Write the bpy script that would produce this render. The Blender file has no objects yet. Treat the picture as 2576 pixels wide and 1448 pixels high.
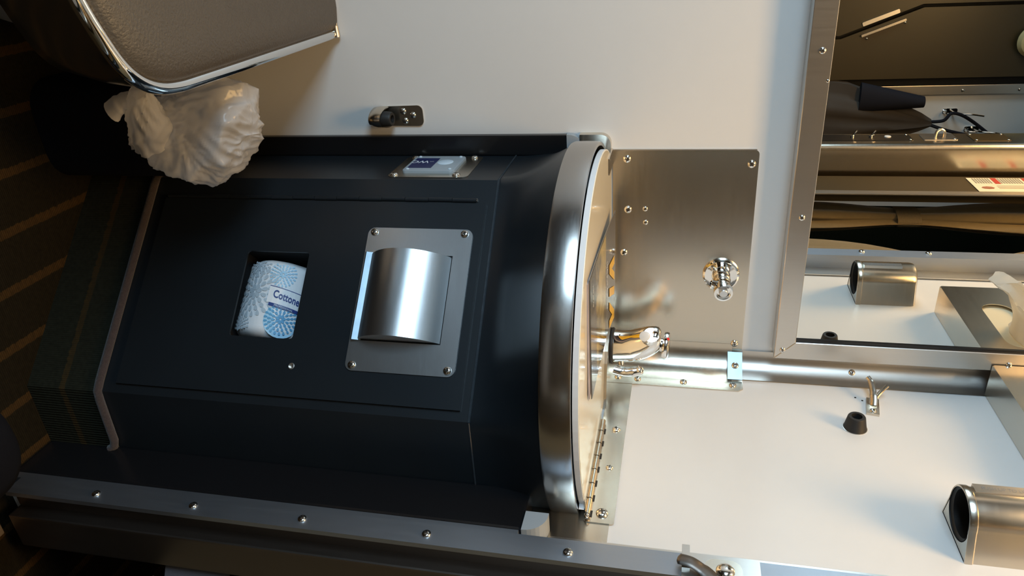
import bpy, bmesh, math, random
from mathutils import Vector, Matrix, noise
random.seed(7)
SC = bpy.context.scene
COL = SC.collection
PI = math.pi
# ------------------------------------------------------------------ camera
F_PX, HEAD, TILT, ROLL = 1823.4, 0.47558, 0.22153, -0.04178
CAM = Vector((-0.7054, -1.105, 0.945))
fw = Vector((math.sin(HEAD)*math.cos(TILT), math.cos(HEAD)*math.cos(TILT), -math.sin(TILT)))
rt = Vector((math.cos(HEAD), -math.sin(HEAD), 0))
up = rt.cross(fw)
ux = math.cos(ROLL)*up + math.sin(ROLL)*rt      # photograph's +x (the phone was held sideways)
uy = -math.sin(ROLL)*up + math.cos(ROLL)*rt     # photograph's +y
cam = bpy.data.cameras.new('camera'); cam_o = bpy.data.objects.new('camera', cam); COL.objects.link(cam_o)
cam.sensor_fit = 'HORIZONTAL'; cam.sensor_width = 36.0; cam.lens = F_PX/2576*36.0
cam.clip_start = 0.01
M3 = Matrix((ux, -uy, -fw)).transposed()
cam_o.matrix_world = Matrix.Translation(CAM) @ M3.to_4x4()
SC.camera = cam_o
# ------------------------------------------------------------------ world, lights, exposure
W = bpy.data.worlds.new('world'); SC.world = W; W.use_nodes = True
bg = W.node_tree.nodes['Background']; bg.inputs[0].default_value = (0.55, 0.72, 1.0, 1); bg.inputs[1].default_value = 1.0
def area(name, loc, direction, sx, sy, power, color, spread=PI):
    l = bpy.data.lights.new(name, 'AREA'); l.shape = 'RECTANGLE'; l.size = sx; l.size_y = sy
    l.energy = power; l.color = color; l.spread = spread
    o = bpy.data.objects.new(name, l); COL.objects.link(o); o.location = loc
    o.rotation_euler = Vector(direction).to_track_quat('-Z', 'Y').to_euler()
    return o
area('window_daylight', (-1.80, -1.10, 1.22), (1, 0.12, -0.10), 0.96, 0.62, 27.0, (0.58, 0.82, 1.0))
SC.view_settings.view_transform = 'Standard'
SC.view_settings.look = 'None'
SC.view_settings.gamma = 1.0
SC.view_settings.use_curve_mapping = False
SC.view_settings.exposure = -0.08
CEIL_POWER = 14.0
# ------------------------------------------------------------------ materials
def mat(name, col, metal=0.0, rough=0.5, spec=0.5, coat=0.0, var=0.0, vscale=30, bump=0.0, bscale=200, stretch=None, rvar=0.0, sheen=0.0):
    m = bpy.data.materials.new(name); m.use_nodes = True
    nt = m.node_tree; b = nt.nodes['Principled BSDF']
    b.inputs['Base Color'].default_value = (*col, 1); b.inputs['Metallic'].default_value = metal
    b.inputs['Roughness'].default_value = rough; b.inputs['Specular IOR Level'].default_value = spec
    b.inputs['Coat Weight'].default_value = coat; b.inputs['Sheen Weight'].default_value = sheen
    tc = nt.nodes.new('ShaderNodeTexCoord'); mp = nt.nodes.new('ShaderNodeMapping')
    nt.links.new(tc.outputs['Object'], mp.inputs[0])
    if stretch: mp.inputs['Scale'].default_value = stretch
    if var > 0 or rvar > 0:
        n = nt.nodes.new('ShaderNodeTexNoise'); n.inputs['Scale'].default_value = vscale; n.inputs['Detail'].default_value = 4
        nt.links.new(mp.outputs[0], n.inputs['Vector'])
        if var > 0:
            mx = nt.nodes.new('ShaderNodeMix'); mx.data_type = 'RGBA'
            mx.inputs[6].default_value = (*[c*(1-var) for c in col], 1); mx.inputs[7].default_value = (*[min(1, c*(1+var)) for c in col], 1)
            nt.links.new(n.outputs['Fac'], mx.inputs[0]); nt.links.new(mx.outputs[2], b.inputs['Base Color'])
        if rvar > 0:
            mr = nt.nodes.new('ShaderNodeMapRange'); mr.inputs[3].default_value = max(0.02, rough-rvar); mr.inputs[4].default_value = rough+rvar
            nt.links.new(n.outputs['Fac'], mr.inputs[0]); nt.links.new(mr.outputs[0], b.inputs['Roughness'])
    if bump > 0:
        n2 = nt.nodes.new('ShaderNodeTexNoise'); n2.inputs['Scale'].default_value = bscale; n2.inputs['Detail'].default_value = 3
        nt.links.new(mp.outputs[0], n2.inputs['Vector'])
        bp = nt.nodes.new('ShaderNodeBump'); bp.inputs['Strength'].default_value = bump; bp.inputs['Distance'].default_value = 0.002
        nt.links.new(n2.outputs['Fac'], bp.inputs['Height']); nt.links.new(bp.outputs[0], b.inputs['Normal'])
    return m
def brushed(name, col, rough, stretch, aniso_scale=1.0):
    return mat(name, col, 1.0, rough, var=0.03, vscale=14*aniso_scale, rvar=0.03, bump=0.008, bscale=160, stretch=stretch)
M = {}
M['wall'] = mat('white_laminate', (0.72, 0.72, 0.71), 0, 0.32, var=0.012, vscale=40, bump=0.02, bscale=900)
M['ceil'] = mat('ceiling_paint', (0.70, 0.66, 0.58), 0, 0.6, var=0.01)
M['steel'] = brushed('stainless_sheet', (0.66, 0.60, 0.51), 0.25, (1, 1, 12))
M['steel_h'] = brushed('stainless_brushed_along_rim', (0.46, 0.44, 0.42), 0.24, (4, 4, 40))
M['steel_plate'] = brushed('stainless_plate', (0.62, 0.63, 0.64), 0.33, (6, 6, 60))
M['alu'] = brushed('aluminium_extrusion', (0.66, 0.63, 0.59), 0.33, (20, 20, 1))
M['alu_dark'] = brushed('worn_aluminium', (0.42, 0.46, 0.52), 0.46, (12, 12, 1.5))
M['rail'] = brushed('browned_guide_rail', (0.20, 0.175, 0.155), 0.42, (12, 12, 1.5))
M['galv'] = mat('galvanised_strip', (0.36, 0.45, 0.52), 1.0, 0.38, var=0.2, vscale=60)
M['chrome'] = mat('chrome', (0.86, 0.85, 0.83), 1.0, 0.05)
M['screw'] = mat('screw_metal', (0.80, 0.77, 0.72), 1.0, 0.14)
M['slot'] = mat('screw_recess', (0.05, 0.045, 0.04), 0.6, 0.5)
M['navy'] = mat('blue_black_paint', (0.0100, 0.0135, 0.0170), 0, 0.36, 0.5, var=0.12, vscale=14, bump=0.012, bscale=500)
M['black'] = mat('black_plastic', (0.008, 0.008, 0.009), 0, 0.26, 0.5)
M['rubber'] = mat('black_rubber', (0.012, 0.012, 0.012), 0, 0.55)
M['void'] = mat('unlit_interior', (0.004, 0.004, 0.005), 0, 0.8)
M['cream'] = mat('cream_laminate', (0.83, 0.775, 0.63), 0, 0.16, coat=0.3, var=0.01)
M['white'] = mat('white_edge', (0.80, 0.81, 0.82), 0, 0.3)
M['vinyl'] = mat('taupe_vinyl', (0.078, 0.067, 0.053), 0, 0.42, 0.5, var=0.08, vscale=25, bump=0.5, bscale=330)
M['piping'] = mat('carpet_piping', (0.055, 0.042, 0.042), 0, 0.95, 0.1, var=0.35, vscale=300, bump=0.8, bscale=700, sheen=0.3)
M['tan'] = mat('tan_curtain', (0.155, 0.115, 0.058), 0, 0.85, 0.15, var=0.12, vscale=60, bump=0.3, bscale=900, sheen=0.25)
M['strap'] = mat('herringbone_strap', (0.16, 0.125, 0.075), 0, 0.8, 0.2, var=0.2, vscale=120, stretch=(1, 1, 4), bump=0.5, bscale=500)
M['webbing'] = mat('grey_blue_webbing', (0.11, 0.115, 0.14), 0, 0.8, 0.2, bump=0.6, bscale=500, stretch=(6, 6, 1))
M['jacket'] = mat('taupe_jacket', (0.06, 0.052, 0.045), 0, 0.8, 0.2, var=0.25, vscale=12)
M['jacket2'] = mat('navy_jacket', (0.012, 0.013, 0.02), 0, 0.8, 0.2)
M['brown'] = mat('dark_taupe_panel', (0.047, 0.031, 0.011), 0, 0.38, var=0.06, vscale=8)
M['corridor'] = mat('dark_corridor_panel', (0.010, 0.012, 0.007), 0, 0.3, var=0.1, vscale=4)
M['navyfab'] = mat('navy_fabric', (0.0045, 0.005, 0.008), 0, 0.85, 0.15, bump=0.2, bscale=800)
M['greybutton'] = mat('grey_moulding', (0.36, 0.40, 0.43), 0.1, 0.38)
M['pale'] = mat('pale_button', (0.62, 0.72, 0.80), 0, 0.35)
M['label'] = mat('navy_label', (0.010, 0.018, 0.085), 0, 0.35)
M['ink'] = mat('white_ink', (0.75, 0.78, 0.82), 0, 0.5)
M['yellow'] = mat('yellow_ink', (0.78, 0.46, 0.02), 0, 0.3)
M['cover'] = mat('grey_cover', (0.16, 0.14, 0.12), 0, 0.14, coat=0.5, var=0.15, vscale=12)
M['paper'] = mat('paper_pages', (0.45, 0.40, 0.42), 0, 0.6, var=0.3, vscale=60)
M['wrap'] = mat('white_paper_wrap', (0.80, 0.84, 0.88), 0, 0.5, bump=0.08, bscale=90)
M['petal_grey'] = mat('grey_blue_petals', (0.48, 0.58, 0.66), 0, 0.5)
M['petal_blue'] = mat('sky_blue_petals', (0.10, 0.36, 0.62), 0, 0.5)
M['tint_blue'] = mat('pale_blue_print', (0.36, 0.63, 0.84), 0, 0.5)
M['ink_blue'] = mat('deep_blue_ink', (0.015, 0.045, 0.22), 0, 0.5)
M['tissue'] = mat('white_tissue', (0.82, 0.80, 0.74), 0, 0.9, 0.1)
M['red'] = mat('red_dot', (0.8, 0.03, 0.02), 0, 0.3)
M['whiteplastic'] = mat('white_plastic', (0.8, 0.79, 0.76), 0, 0.35)
M['porcelain'] = mat('grey_bowl', (0.20, 0.19, 0.18), 0, 0.3)
M['sticker'] = mat('cream_sticker', (0.80, 0.72, 0.52), 0, 0.4)
M['sticker_red'] = mat('sticker_red', (0.5, 0.045, 0.03), 0, 0.4)
M['sticker_grey'] = mat('sticker_grey', (0.28, 0.27, 0.20), 0, 0.5)
M['sticker_brown'] = mat('sticker_brown', (0.35, 0.14, 0.08), 0, 0.5)
M['mirror'] = mat('mirror_glass', (0.84, 0.84, 0.80), 1.0, 0.0)
M['beige'] = mat('beige_threshold', (0.16, 0.125, 0.09), 0, 0.5)
M['shade'] = mat('lamp_shade', (0.55, 0.45, 0.22), 0, 0.4)
M['seatcloth'] = mat('dark_seat_cloth', (0.05, 0.045, 0.05), 0, 0.9)
def emit(name, col, s):
    m = bpy.data.materials.new(name); m.use_nodes = True; nt = m.node_tree; nt.nodes.clear()
    e = nt.nodes.new('ShaderNodeEmission'); e.inputs[0].default_value = (*col, 1); e.inputs[1].default_value = s
    o = nt.nodes.new('ShaderNodeOutputMaterial'); nt.links.new(e.outputs[0], o.inputs[0]); return m
M['lamp'] = emit('warm_lamp_diffuser', (1.0, 0.72, 0.38), 6.0)
def film(name, col, transp, transl):
    m = bpy.data.materials.new(name); m.use_nodes = True; nt = m.node_tree; b = nt.nodes['Principled BSDF']; out = nt.nodes['Material Output']
    b.inputs['Base Color'].default_value = (*col, 1); b.inputs['Roughness'].default_value = 0.17
    t = nt.nodes.new('ShaderNodeBsdfTranslucent'); t.inputs[0].default_value = (*col, 1)
    tr = nt.nodes.new('ShaderNodeBsdfTransparent')
    m1 = nt.nodes.new('ShaderNodeMixShader'); m1.inputs[0].default_value = transl
    nt.links.new(b.outputs[0], m1.inputs[1]); nt.links.new(t.outputs[0], m1.inputs[2])
    m2 = nt.nodes.new('ShaderNodeMixShader'); m2.inputs[0].default_value = transp
    nt.links.new(m1.outputs[0], m2.inputs[1]); nt.links.new(tr.outputs[0], m2.inputs[2]); nt.links.new(m2.outputs[0], out.inputs[0])
    return m
M['film'] = film('translucent_white_film', (0.84, 0.84, 0.85), 0.42, 0.40)
M['tissuefilm'] = film('thin_white_tissue', (0.85, 0.83, 0.78), 0.05, 0.40)
M['pane'] = film('window_pane', (0.9, 0.95, 1.0), 0.95, 0.0)
def carpet(name, base, stripe, axis, period, off, width, rib_axis, ribs=2000):
    m = bpy.data.materials.new(name); m.use_nodes = True; nt = m.node_tree; b = nt.nodes['Principled BSDF']
    b.inputs['Roughness'].default_value = 0.95; b.inputs['Specular IOR Level'].default_value = 0.08
    tc = nt.nodes.new('ShaderNodeTexCoord'); sp = nt.nodes.new('ShaderNodeSeparateXYZ'); nt.links.new(tc.outputs['Object'], sp.inputs[0])
    def math_(op, a, bv):
        n = nt.nodes.new('ShaderNodeMath'); n.operation = op
        if isinstance(a, (int, float)): n.inputs[0].default_value = a
        else: nt.links.new(a, n.inputs[0])
        if isinstance(bv, (int, float)): n.inputs[1].default_value = bv
        else: nt.links.new(bv, n.inputs[1])
        return n.outputs[0]
    def coord(ax):
        if ax in 'XYZ': return sp.outputs['XYZ'.index(ax)]
        return math_('SUBTRACT', sp.outputs[0], sp.outputs[1])      # 'D': along the diagonal facet
    ns = nt.nodes.new('ShaderNodeTexNoise'); ns.inputs['Scale'].default_value = 160; nt.links.new(tc.outputs['Object'], ns.inputs['Vector'])
    c = math_('ADD', coord(axis), math_('MULTIPLY', ns.outputs['Fac'], 0.006))
    fr = math_('FRACT', math_('DIVIDE', math_('SUBTRACT', c, off), period), 0.0)
    d = math_('ABSOLUTE', math_('SUBTRACT', fr, 0.5), 0.0)
    s = math_('LESS_THAN', d, width/period/2)
    mx = nt.nodes.new('ShaderNodeMix'); mx.data_type = 'RGBA'
    v = nt.nodes.new('ShaderNodeMix'); v.data_type = 'RGBA'; v.inputs[6].default_value = (*[x*0.55 for x in base], 1); v.inputs[7].default_value = (*[x*1.5 for x in base], 1)
    nt.links.new(ns.outputs['Fac'], v.inputs[0]); nt.links.new(v.outputs[2], mx.inputs[6]); mx.inputs[7].default_value = (*stripe, 1)
    nt.links.new(math_('MULTIPLY', s, math_('ADD', ns.outputs['Fac'], 0.25)), mx.inputs[0]); nt.links.new(mx.outputs[2], b.inputs['Base Color'])
    sn = math_('SINE', math_('MULTIPLY', coord(rib_axis), ribs), 0.0)
    bp = nt.nodes.new('ShaderNodeBump'); bp.inputs['Strength'].default_value = 0.35; bp.inputs['Distance'].default_value = 0.003
    nt.links.new(math_('ADD', sn, ns.outputs['Fac']), bp.inputs['Height']); nt.links.new(bp.outputs[0], b.inputs['Normal'])
    return m
M['carpet'] = carpet('striped_floor_carpet', (0.014, 0.011, 0.006), (0.060, 0.033, 0.011), 'X', 0.079, -0.348-0.0395-0.003, 0.013, 'Y')
M['carpet_p'] = carpet('ribbed_plinth_carpet', (0.020, 0.021, 0.014), (0.055, 0.035, 0.014), 'Z', 0.30, -0.085, 0.010, 'D', 1400)
# ------------------------------------------------------------------ helpers
def link(o, parent=None):
    COL.objects.link(o)
    if parent is not None:
        o.parent = parent; o.matrix_parent_inverse = WM[parent.name].inverted()
    return o
WM = {}
def tag(o, label=None, cat=None, group=None, kind=None):
    if label: o['label'] = label
    if cat: o['category'] = cat
    if group: o['group'] = group
    if kind: o['kind'] = kind
    return o
def thing(name, label, cat, loc, group=None, kind=None):
    o = bpy.data.objects.new(name, None); o.empty_display_size = 0.02; COL.objects.link(o); o.location = loc
    WM[o.name] = Matrix.Translation(Vector(loc)); return tag(o, label, cat, group, kind)
def obj(name, bm, m, parent=None, smooth=False, label=None, recalc=True):
    if recalc: bmesh.ops.recalc_face_normals(bm, faces=bm.faces)
    me = bpy.data.meshes.new(name); bm.to_mesh(me); bm.free()
    for mm in (m if isinstance(m, (list, tuple)) else [m]): me.materials.append(mm)
    if smooth:
        for p in me.polygons: p.use_smooth = True
        try: me.set_sharp_from_angle(angle=math.radians(smooth if smooth is not True else 40))
        except Exception: pass
    o = bpy.data.objects.new(name, me); link(o, parent); WM[o.name] = Matrix.Identity(4)
    if label: o['label'] = label
    return o
NB = bmesh.new
def box(bm, x0, x1, y0, y1, z0, z1, bev=0.0):
    vs = [bm.verts.new((x, y, z)) for x in (x0, x1) for y in (y0, y1) for z in (z0, z1)]
    fs = [bm.faces.new([vs[i] for i in q]) for q in ((0,1,3,2),(4,6,7,5),(0,4,5,1),(2,3,7,6),(0,2,6,4),(1,5,7,3))]
    if bev > 0:
        es = {e for f in fs for e in f.edges}
        bmesh.ops.bevel(bm, geom=list(es), offset=bev, segments=2, profile=0.7, affect='EDGES')
    return bm
class Frame:
    def __init__(s, o, ex, ey, ez): s.o, s.x, s.y, s.z = Vector(o), Vector(ex).normalized(), Vector(ey).normalized(), Vector(ez).normalized()
    def __call__(s, a, b, c=0.0): return s.o + s.x*a + s.y*b + s.z*c
    def mat(s, a, b, c=0.0):
        m = Matrix((s.x, s.y, s.z)).transposed().to_4x4(); return Matrix.Translation(s(a, b, c)) @ m
BW = Frame((0,0,0), (1,0,0), (0,0,1), (0,-1,0))         # back wall: u = x, v = z, out = -y
RW = Frame((0,0,0), (0,-1,0), (0,0,1), (-1,0,0))        # right wall: u = -y, v = z, out = -x
LF = Frame((-0.378,0,0), (0,-1,0), (0,0,1), (-1,0,0))   # left facet of the cabinet
RF = Frame((0,-0.378,0), (1,0,0), (0,0,1), (0,-1,0))    # right facet
N0 = 0.3605
CF = Frame((-N0/2**.5, -N0/2**.5, 0), (1,-1,0), (0,0,1), (-1,-1,0))   # diagonal centre facet
RR = Frame((0,-1.952,0), (-1,0,0), (0,0,1), (0,1,0))      # rear wall: u = -x
UP = Frame((0,0,0), (1,0,0), (0,1,0), (0,0,1))
def rrect(u0, u1, v0, v1, r, n=5):
    if r <= 0: return [(u0,v0),(u1,v0),(u1,v1),(u0,v1)]
    pts = []
    for cx, cy, a0 in ((u1-r,v0+r,-PI/2),(u1-r,v1-r,0),(u0+r,v1-r,PI/2),(u0+r,v0+r,PI)):
        for i in range(n+1): a = a0+PI/2*i/n; pts.append((cx+r*math.cos(a), cy+r*math.sin(a)))
    return pts
def circle(cu, cv, r, n=20): return [(cu+r*math.cos(2*PI*i/n), cv+r*math.sin(2*PI*i/n)) for i in range(n)]
def plate(bm, fr, outline, d0, d1, holes=()):
    """flat sheet in frame fr between out-distances d0 and d1, with real holes"""
    loops = [outline]+list(holes)
    if not holes:
        vs = [bm.verts.new(fr(u, v, d1)) for u, v in outline]; fs = [bm.faces.new(vs)]
    else:
        es = []
        for lp in loops:
            vs = [bm.verts.new(fr(u, v, d1)) for u, v in lp]
            es += [bm.edges.new((vs[i], vs[(i+1) % len(vs)])) for i in range(len(vs))]
        g = bmesh.ops.triangle_fill(bm, use_beauty=True, use_dissolve=False, edges=es, normal=fr.z)
        fs = [x for x in g['geom'] if isinstance(x, bmesh.types.BMFace)]
    if abs(d1-d0) > 1e-7:
        g = bmesh.ops.extrude_face_region(bm, geom=fs)
        bmesh.ops.translate(bm, verts=[x for x in g['geom'] if isinstance(x, bmesh.types.BMVert)], vec=fr.z*(d0-d1))
        if not holes: pass
    return bm
def loft(bm, rings, closed=True, cap0=False, cap1=False):
    R = [[bm.verts.new(p) for p in r] for r in rings]
    n = len(R[0])
    for a, b in zip(R, R[1:]):
        for i in range(n if closed else n-1):
            j = (i+1) % n
            bm.faces.new((a[i], a[j], b[j], b[i]))
    if cap0: bm.faces.new(list(reversed(R[0])))
    if cap1: bm.faces.new(R[-1])
    return R
def lathe(bm, o, axis, prof, seg=24, cap0=True, cap1=True, sq=(1, 1)):
    z = Vector(axis).normalized(); x = z.orthogonal().normalized()
    if abs(z.z) < 0.99: x = Vector((0,0,1)).cross(z).normalized()
    y = z.cross(x); o = Vector(o)
    loft(bm, [[o + z*h + (x*math.cos(2*PI*i/seg)*sq[0] + y*math.sin(2*PI*i/seg)*sq[1])*max(r, 1e-5) for i in range(seg)] for r, h in prof], True, cap0, cap1)
    return bm
def tube(bm, pts, r, seg=10, cap=True, flat=1.0, upv=None):
    pts = [Vector(p) for p in pts]; n = len(pts); rr = r if isinstance(r, (list, tuple)) else [r]*n
    rings = []; prev = None
    for i, p in enumerate(pts):
        t = (pts[min(i+1, n-1)]-pts[max(i-1, 0)]).normalized()
        if prev is None:
            prev = Vector(upv) if upv else t.orthogonal()
        a = (prev - t*prev.dot(t)).normalized(); b = t.cross(a); prev = a
        rings.append([p + (a*math.cos(2*PI*k/seg)*flat + b*math.sin(2*PI*k/seg))*rr[i] for k in range(seg)])
    loft(bm, rings, True, cap, cap); return bm
def bez(p0, p1, p2, p3, n=12):
    p0, p1, p2, p3 = map(Vector, (p0, p1, p2, p3))
    return [p0*(1-t)**3+p1*3*t*(1-t)**2+p2*3*t*t*(1-t)+p3*t**3 for t in [i/n for i in range(n+1)]]
def smoothpath(pts, n=8):
    pts = [Vector(p) for p in pts]; out = []
    for i in range(len(pts)-1):
        p0, p1, p2, p3 = pts[max(i-1,0)], pts[i], pts[i+1], pts[min(i+2,len(pts)-1)]
        for k in range(n):
            t = k/n; out.append(0.5*((2*p1)+(p2-p0)*t+(2*p0-5*p1+4*p2-p3)*t*t+(3*p1-p0-3*p2+p3)*t**3))
    return out+[pts[-1]]
# one Phillips screw head, shared by all screws (radius 1)
def screw_mesh():
    bm = bmesh.new(); seg = 16
    prof = [(1.0, 0.0), (1.0, 0.12), (0.93, 0.30), (0.72, 0.48), (0.42, 0.58)]
    rings = [[Vector((r*math.cos(2*PI*i/seg), r*math.sin(2*PI*i/seg), h)) for i in range(seg)] for r, h in prof]
    R = loft(bm, rings); bm.faces.new(R[-1])
    n0 = len(bm.faces)
    for a, b in ((0.5, 0.11), (0.11, 0.5)):
        f0 = set(bm.faces); box(bm, -a, a, -b, b, 0.50, 0.605)
        for f in bm.faces:
            if f not in f0: f.material_index = 1
    bmesh.ops.recalc_face_normals(bm, faces=bm.faces)
    me = bpy.data.meshes.new('screw'); bm.to_mesh(me); bm.free()
    me.materials.append(M['screw']); me.materials.append(M['slot'])
    for p in me.polygons: p.use_smooth = True
    me.set_sharp_from_angle(angle=math.radians(50)); return me
SCREW = screw_mesh()
def screw(parent, fr, u, v, d=0.0, r=0.0055, name='screw'):
    o = bpy.data.objects.new(name, SCREW); link(o, parent)
    o.matrix_basis = fr.mat(u, v, d) @ Matrix.Rotation(random.uniform(0, PI), 4, 'Z') @ Matrix.Scale(r, 4)
    return o
def text_pts(s, size, shear=0.0, bold=0.0, spacing=1.0):
    cu = bpy.data.curves.new('t', 'FONT'); cu.body = s; cu.size = size; cu.shear = shear; cu.offset = bold; cu.space_character = spacing; cu.resolution_u = 3
    ob = bpy.data.objects.new('t', cu); COL.objects.link(ob)
    dg = bpy.context.evaluated_depsgraph_get(); me = bpy.data.meshes.new_from_object(ob.evaluated_get(dg))
    V = [tuple(v.co) for v in me.vertices]; Fc = [tuple(p.vertices) for p in me.polygons]
    bpy.data.objects.remove(ob); bpy.data.curves.remove(cu); bpy.data.meshes.remove(me)
    return V, Fc
def text_obj(name, s, size, fn, m, parent, center=True, **kw):
    V, Fc = text_pts(s, size, **kw)
    if center:
        cx = (min(v[0] for v in V)+max(v[0] for v in V))/2; cy = (min(v[1] for v in V)+max(v[1] for v in V))/2
        V = [(v[0]-cx, v[1]-cy, 0) for v in V]
    me = bpy.data.meshes.new(name); me.from_pydata([fn(v[0], v[1]) for v in V], [], Fc); me.materials.append(m)
    o = bpy.data.objects.new(name, me); link(o, parent); WM[o.name] = Matrix.Identity(4); return o
def poly_obj(name, polys, fn, m, parent=None):
    vs, fs = [], []
    for p in polys:
        b = len(vs); vs += [fn(*q) for q in p]; fs.append(tuple(range(b, b+len(p))))
    me = bpy.data.meshes.new(name); me.from_pydata(vs, [], fs); me.materials.append(m)
    o = bpy.data.objects.new(name, me); link(o, parent); WM[o.name] = Matrix.Identity(4); return o
def struct(name, bm, m, label, cat, parent=None, smooth=False):
    o = obj(name, bm, m, parent, smooth)
    return tag(o, label, cat, None, 'structure')
# ------------------------------------------------------------------ the room shell
struct('floor', box(NB(), -1.8, 0.95, -2.05, 0.06, -0.05, 0.0), M['carpet'], 'dark olive carpet with thin orange stripes on the floor', 'floor')
struct('wall_back', box(NB(), -1.8, 0.06, 0.0, 0.06, 0.0, 2.2), M['wall'], 'white laminate wall behind toilet lid and mirror', 'wall')
WR = struct('wall_right', box(NB(), 0.0, 0.06, -0.47, 0.0, 0.0, 2.2), M['wall'], 'cream lit white wall carrying the cup dispenser', 'wall')
struct('ceiling_corridor', box(NB(), 0.06, 0.95, -2.05, 0.06, 2.2, 2.26), M['corridor'], 'dark ceiling over the corridor', 'ceiling')
struct('ceiling', box(NB(), -1.8, 0.06, -2.05, 0.06, 2.2, 2.26), M['ceil'], 'pale ceiling of the compartment', 'ceiling')
bm = NB(); plate(bm, Frame((-1.75,0,0), (0,-1,0), (0,0,1), (1,0,0)), [(-0.06,0),(2.05,0),(2.05,2.2),(-0.06,2.2)], -0.06, 0.0, [[(0.60,0.88),(1.60,0.88),(1.60,1.56),(0.60,1.56)]])
struct('wall_left', bm, M['brown'], 'dark taupe outer wall with the compartment window', 'wall')
bm = NB(); plate(bm, Frame((-1.75,0,0), (0,-1,0), (0,0,1), (1,0,0)), rrect(0.56,1.64,0.84,1.60,0.05), 0.0, 0.02, [rrect(0.61,1.59,0.89,1.55,0.04)])
wf = struct('window_1', bm, M['alu'], 'aluminium framed window of the compartment', 'window')
obj('pane', box(NB(), -1.79, -1.785, -1.60, -0.60, 0.88, 1.56), M['pane'], wf)
struct('wall_rear', box(NB(), -1.8, 0.4, -2.012, -1.952, 0.0, 2.2), M['wall'], 'white wall with coat hooks seen in the mirror', 'wall')
struct('wall_corridor', box(NB(), 0.80, 0.86, -2.05, 0.06, 0.0, 2.2), M['corridor'], 'dark glossy corridor wall beyond the doorway', 'wall')
struct('wall_corridor_end', box(NB(), 0.06, 0.80, 0.0, 0.06, 0.0, 2.2), M['corridor'], 'dark end wall of the corridor', 'wall')
struct('wall_corridor_rear', box(NB(), 0.40, 0.80, -2.012, -1.952, 0.0, 2.2), M['corridor'], 'dark far end wall of the corridor', 'wall')
# ------------------------------------------------------------------ corner washstand cabinet
A = 0.378; B = 0.1317
cab = thing('washstand_cabinet', 'blue-black corner washstand cabinet with bowed stainless rim', 'cabinet', (-0.2, -0.2, 0))
Z0, Z1 = 0.118, 0.690
HALF = (A-B)/2**.5
CUT = (-0.052, 0.079, 0.318, 0.419)
cut_loop = rrect(*CUT, 0.004, 2)
bm = NB()
plate(bm, CF, [(-HALF,Z0),(HALF,Z0),(HALF,Z1),(-HALF,Z1)], -0.004, 0.0, [rrect(CUT[0]-.004, CUT[1]+.004, CUT[2]-.004, CUT[3]+.004, 0.004, 2)])
obj('front_panel', bm, M['navy'], cab)
bm = NB(); plate(bm, LF, [(0.0,Z0),(B,Z0),(B,Z1),(0.0,Z1)], -0.004, 0.0); obj('side_panel', bm, M['navy'], cab)
bm = NB(); plate(bm, RF, [(-B,Z0),(0.0,Z0),(0.0,Z1),(-B,Z1)], -0.004, 0.0); obj('side_panel', bm, M['navy'], cab)
# flared apron between the three facets and the bowed rim
CC, RAD = -0.152, 0.277
def arc_pts(R, n, z, c=CC, wall=0.0):
    a_end = math.asin((wall-c)/R)          # y = wall end
    a0 = PI - a_end; a1 = PI*1.5 + a_end
    return [Vector((c+R*math.cos(a0+(a1-a0)*i/n), c+R*math.sin(a0+(a1-a0)*i/n), z)) for i in range(n+1)]
NA = 48
arcb = arc_pts(RAD-0.002, NA, 0.797)
octp = []
segs = [((-A,0),(-A,-B)),((-A,-B),(-B,-A)),((-B,-A),(0,-A))]
lens = [B, 2*HALF, B]; tot = sum(lens)
for i in range(NA+1):
    s = tot*i/NA
    for (p, q), l in zip(segs, lens):
        if s <= l+1e-9:
            t = s/l; octp.append(Vector((p[0]+(q[0]-p[0])*t, p[1]+(q[1]-p[1])*t, Z1))); break
        s -= l
rings = []
for k in range(9):
    t = k/8; e = t*t*(1.6-0.6*t)
    rings.append([a.lerp(b, e) * 1.0 for a, b in zip(octp, arcb)])
    for v in rings[-1]: v.z = Z1 + (0.797-Z1)*t
bm = NB(); loft(bm, rings, closed=False); obj('apron', bm, M['navy'], cab, smooth=60)
bm = NB()          # thin pressed crease bead where apron meets the facets
tube(bm, [(-A-.0005,0,Z1),(-A-.0005,-B,Z1)], 0.0013, 6)
tube(bm, [(-A-.0005,-B,Z1),(-B,-A-.0005,Z1)], 0.0019, 6)
tube(bm, [(-B,-A-.0005,Z1),(0,-A-.0005,Z1)], 0.0013, 6)
obj('crease', bm, mat('crease_highlight_paint', (0.055,0.065,0.075), 0.3, 0.22, var=0.4, vscale=90), cab, smooth=True)  # lighter, glossier tone paints in the highlight along the crease
# rim band
bm = NB()
prof = [(RAD-0.003,0.7935),(RAD,0.794),(RAD+0.0012,0.797),(RAD+0.0015,0.812),(RAD+0.0012,0.828),(RAD,0.8315),(RAD-0.002,0.832),(RAD-0.005,0.8315),(RAD-0.005,0.800)]
loft(bm, [arc_pts(R, 64, z) for R, z in prof], closed=False)
obj('rim', bm, M['steel_h'], cab, smooth=35)
# rim return along the back wall, with a rounded upper corner
bm = NB(); out = [(-0.381,0.792),(-0.381,0.840)]
for i in range(7):
    a = PI/2*i/6; out.append((-0.396-0.016*math.sin(a), 0.824+0.016*math.cos(a)))
out += [(-0.412,0.792)]
plate(bm, BW, out, 0.0, 0.014); obj('rim_return', bm, M['steel'], cab)
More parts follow.
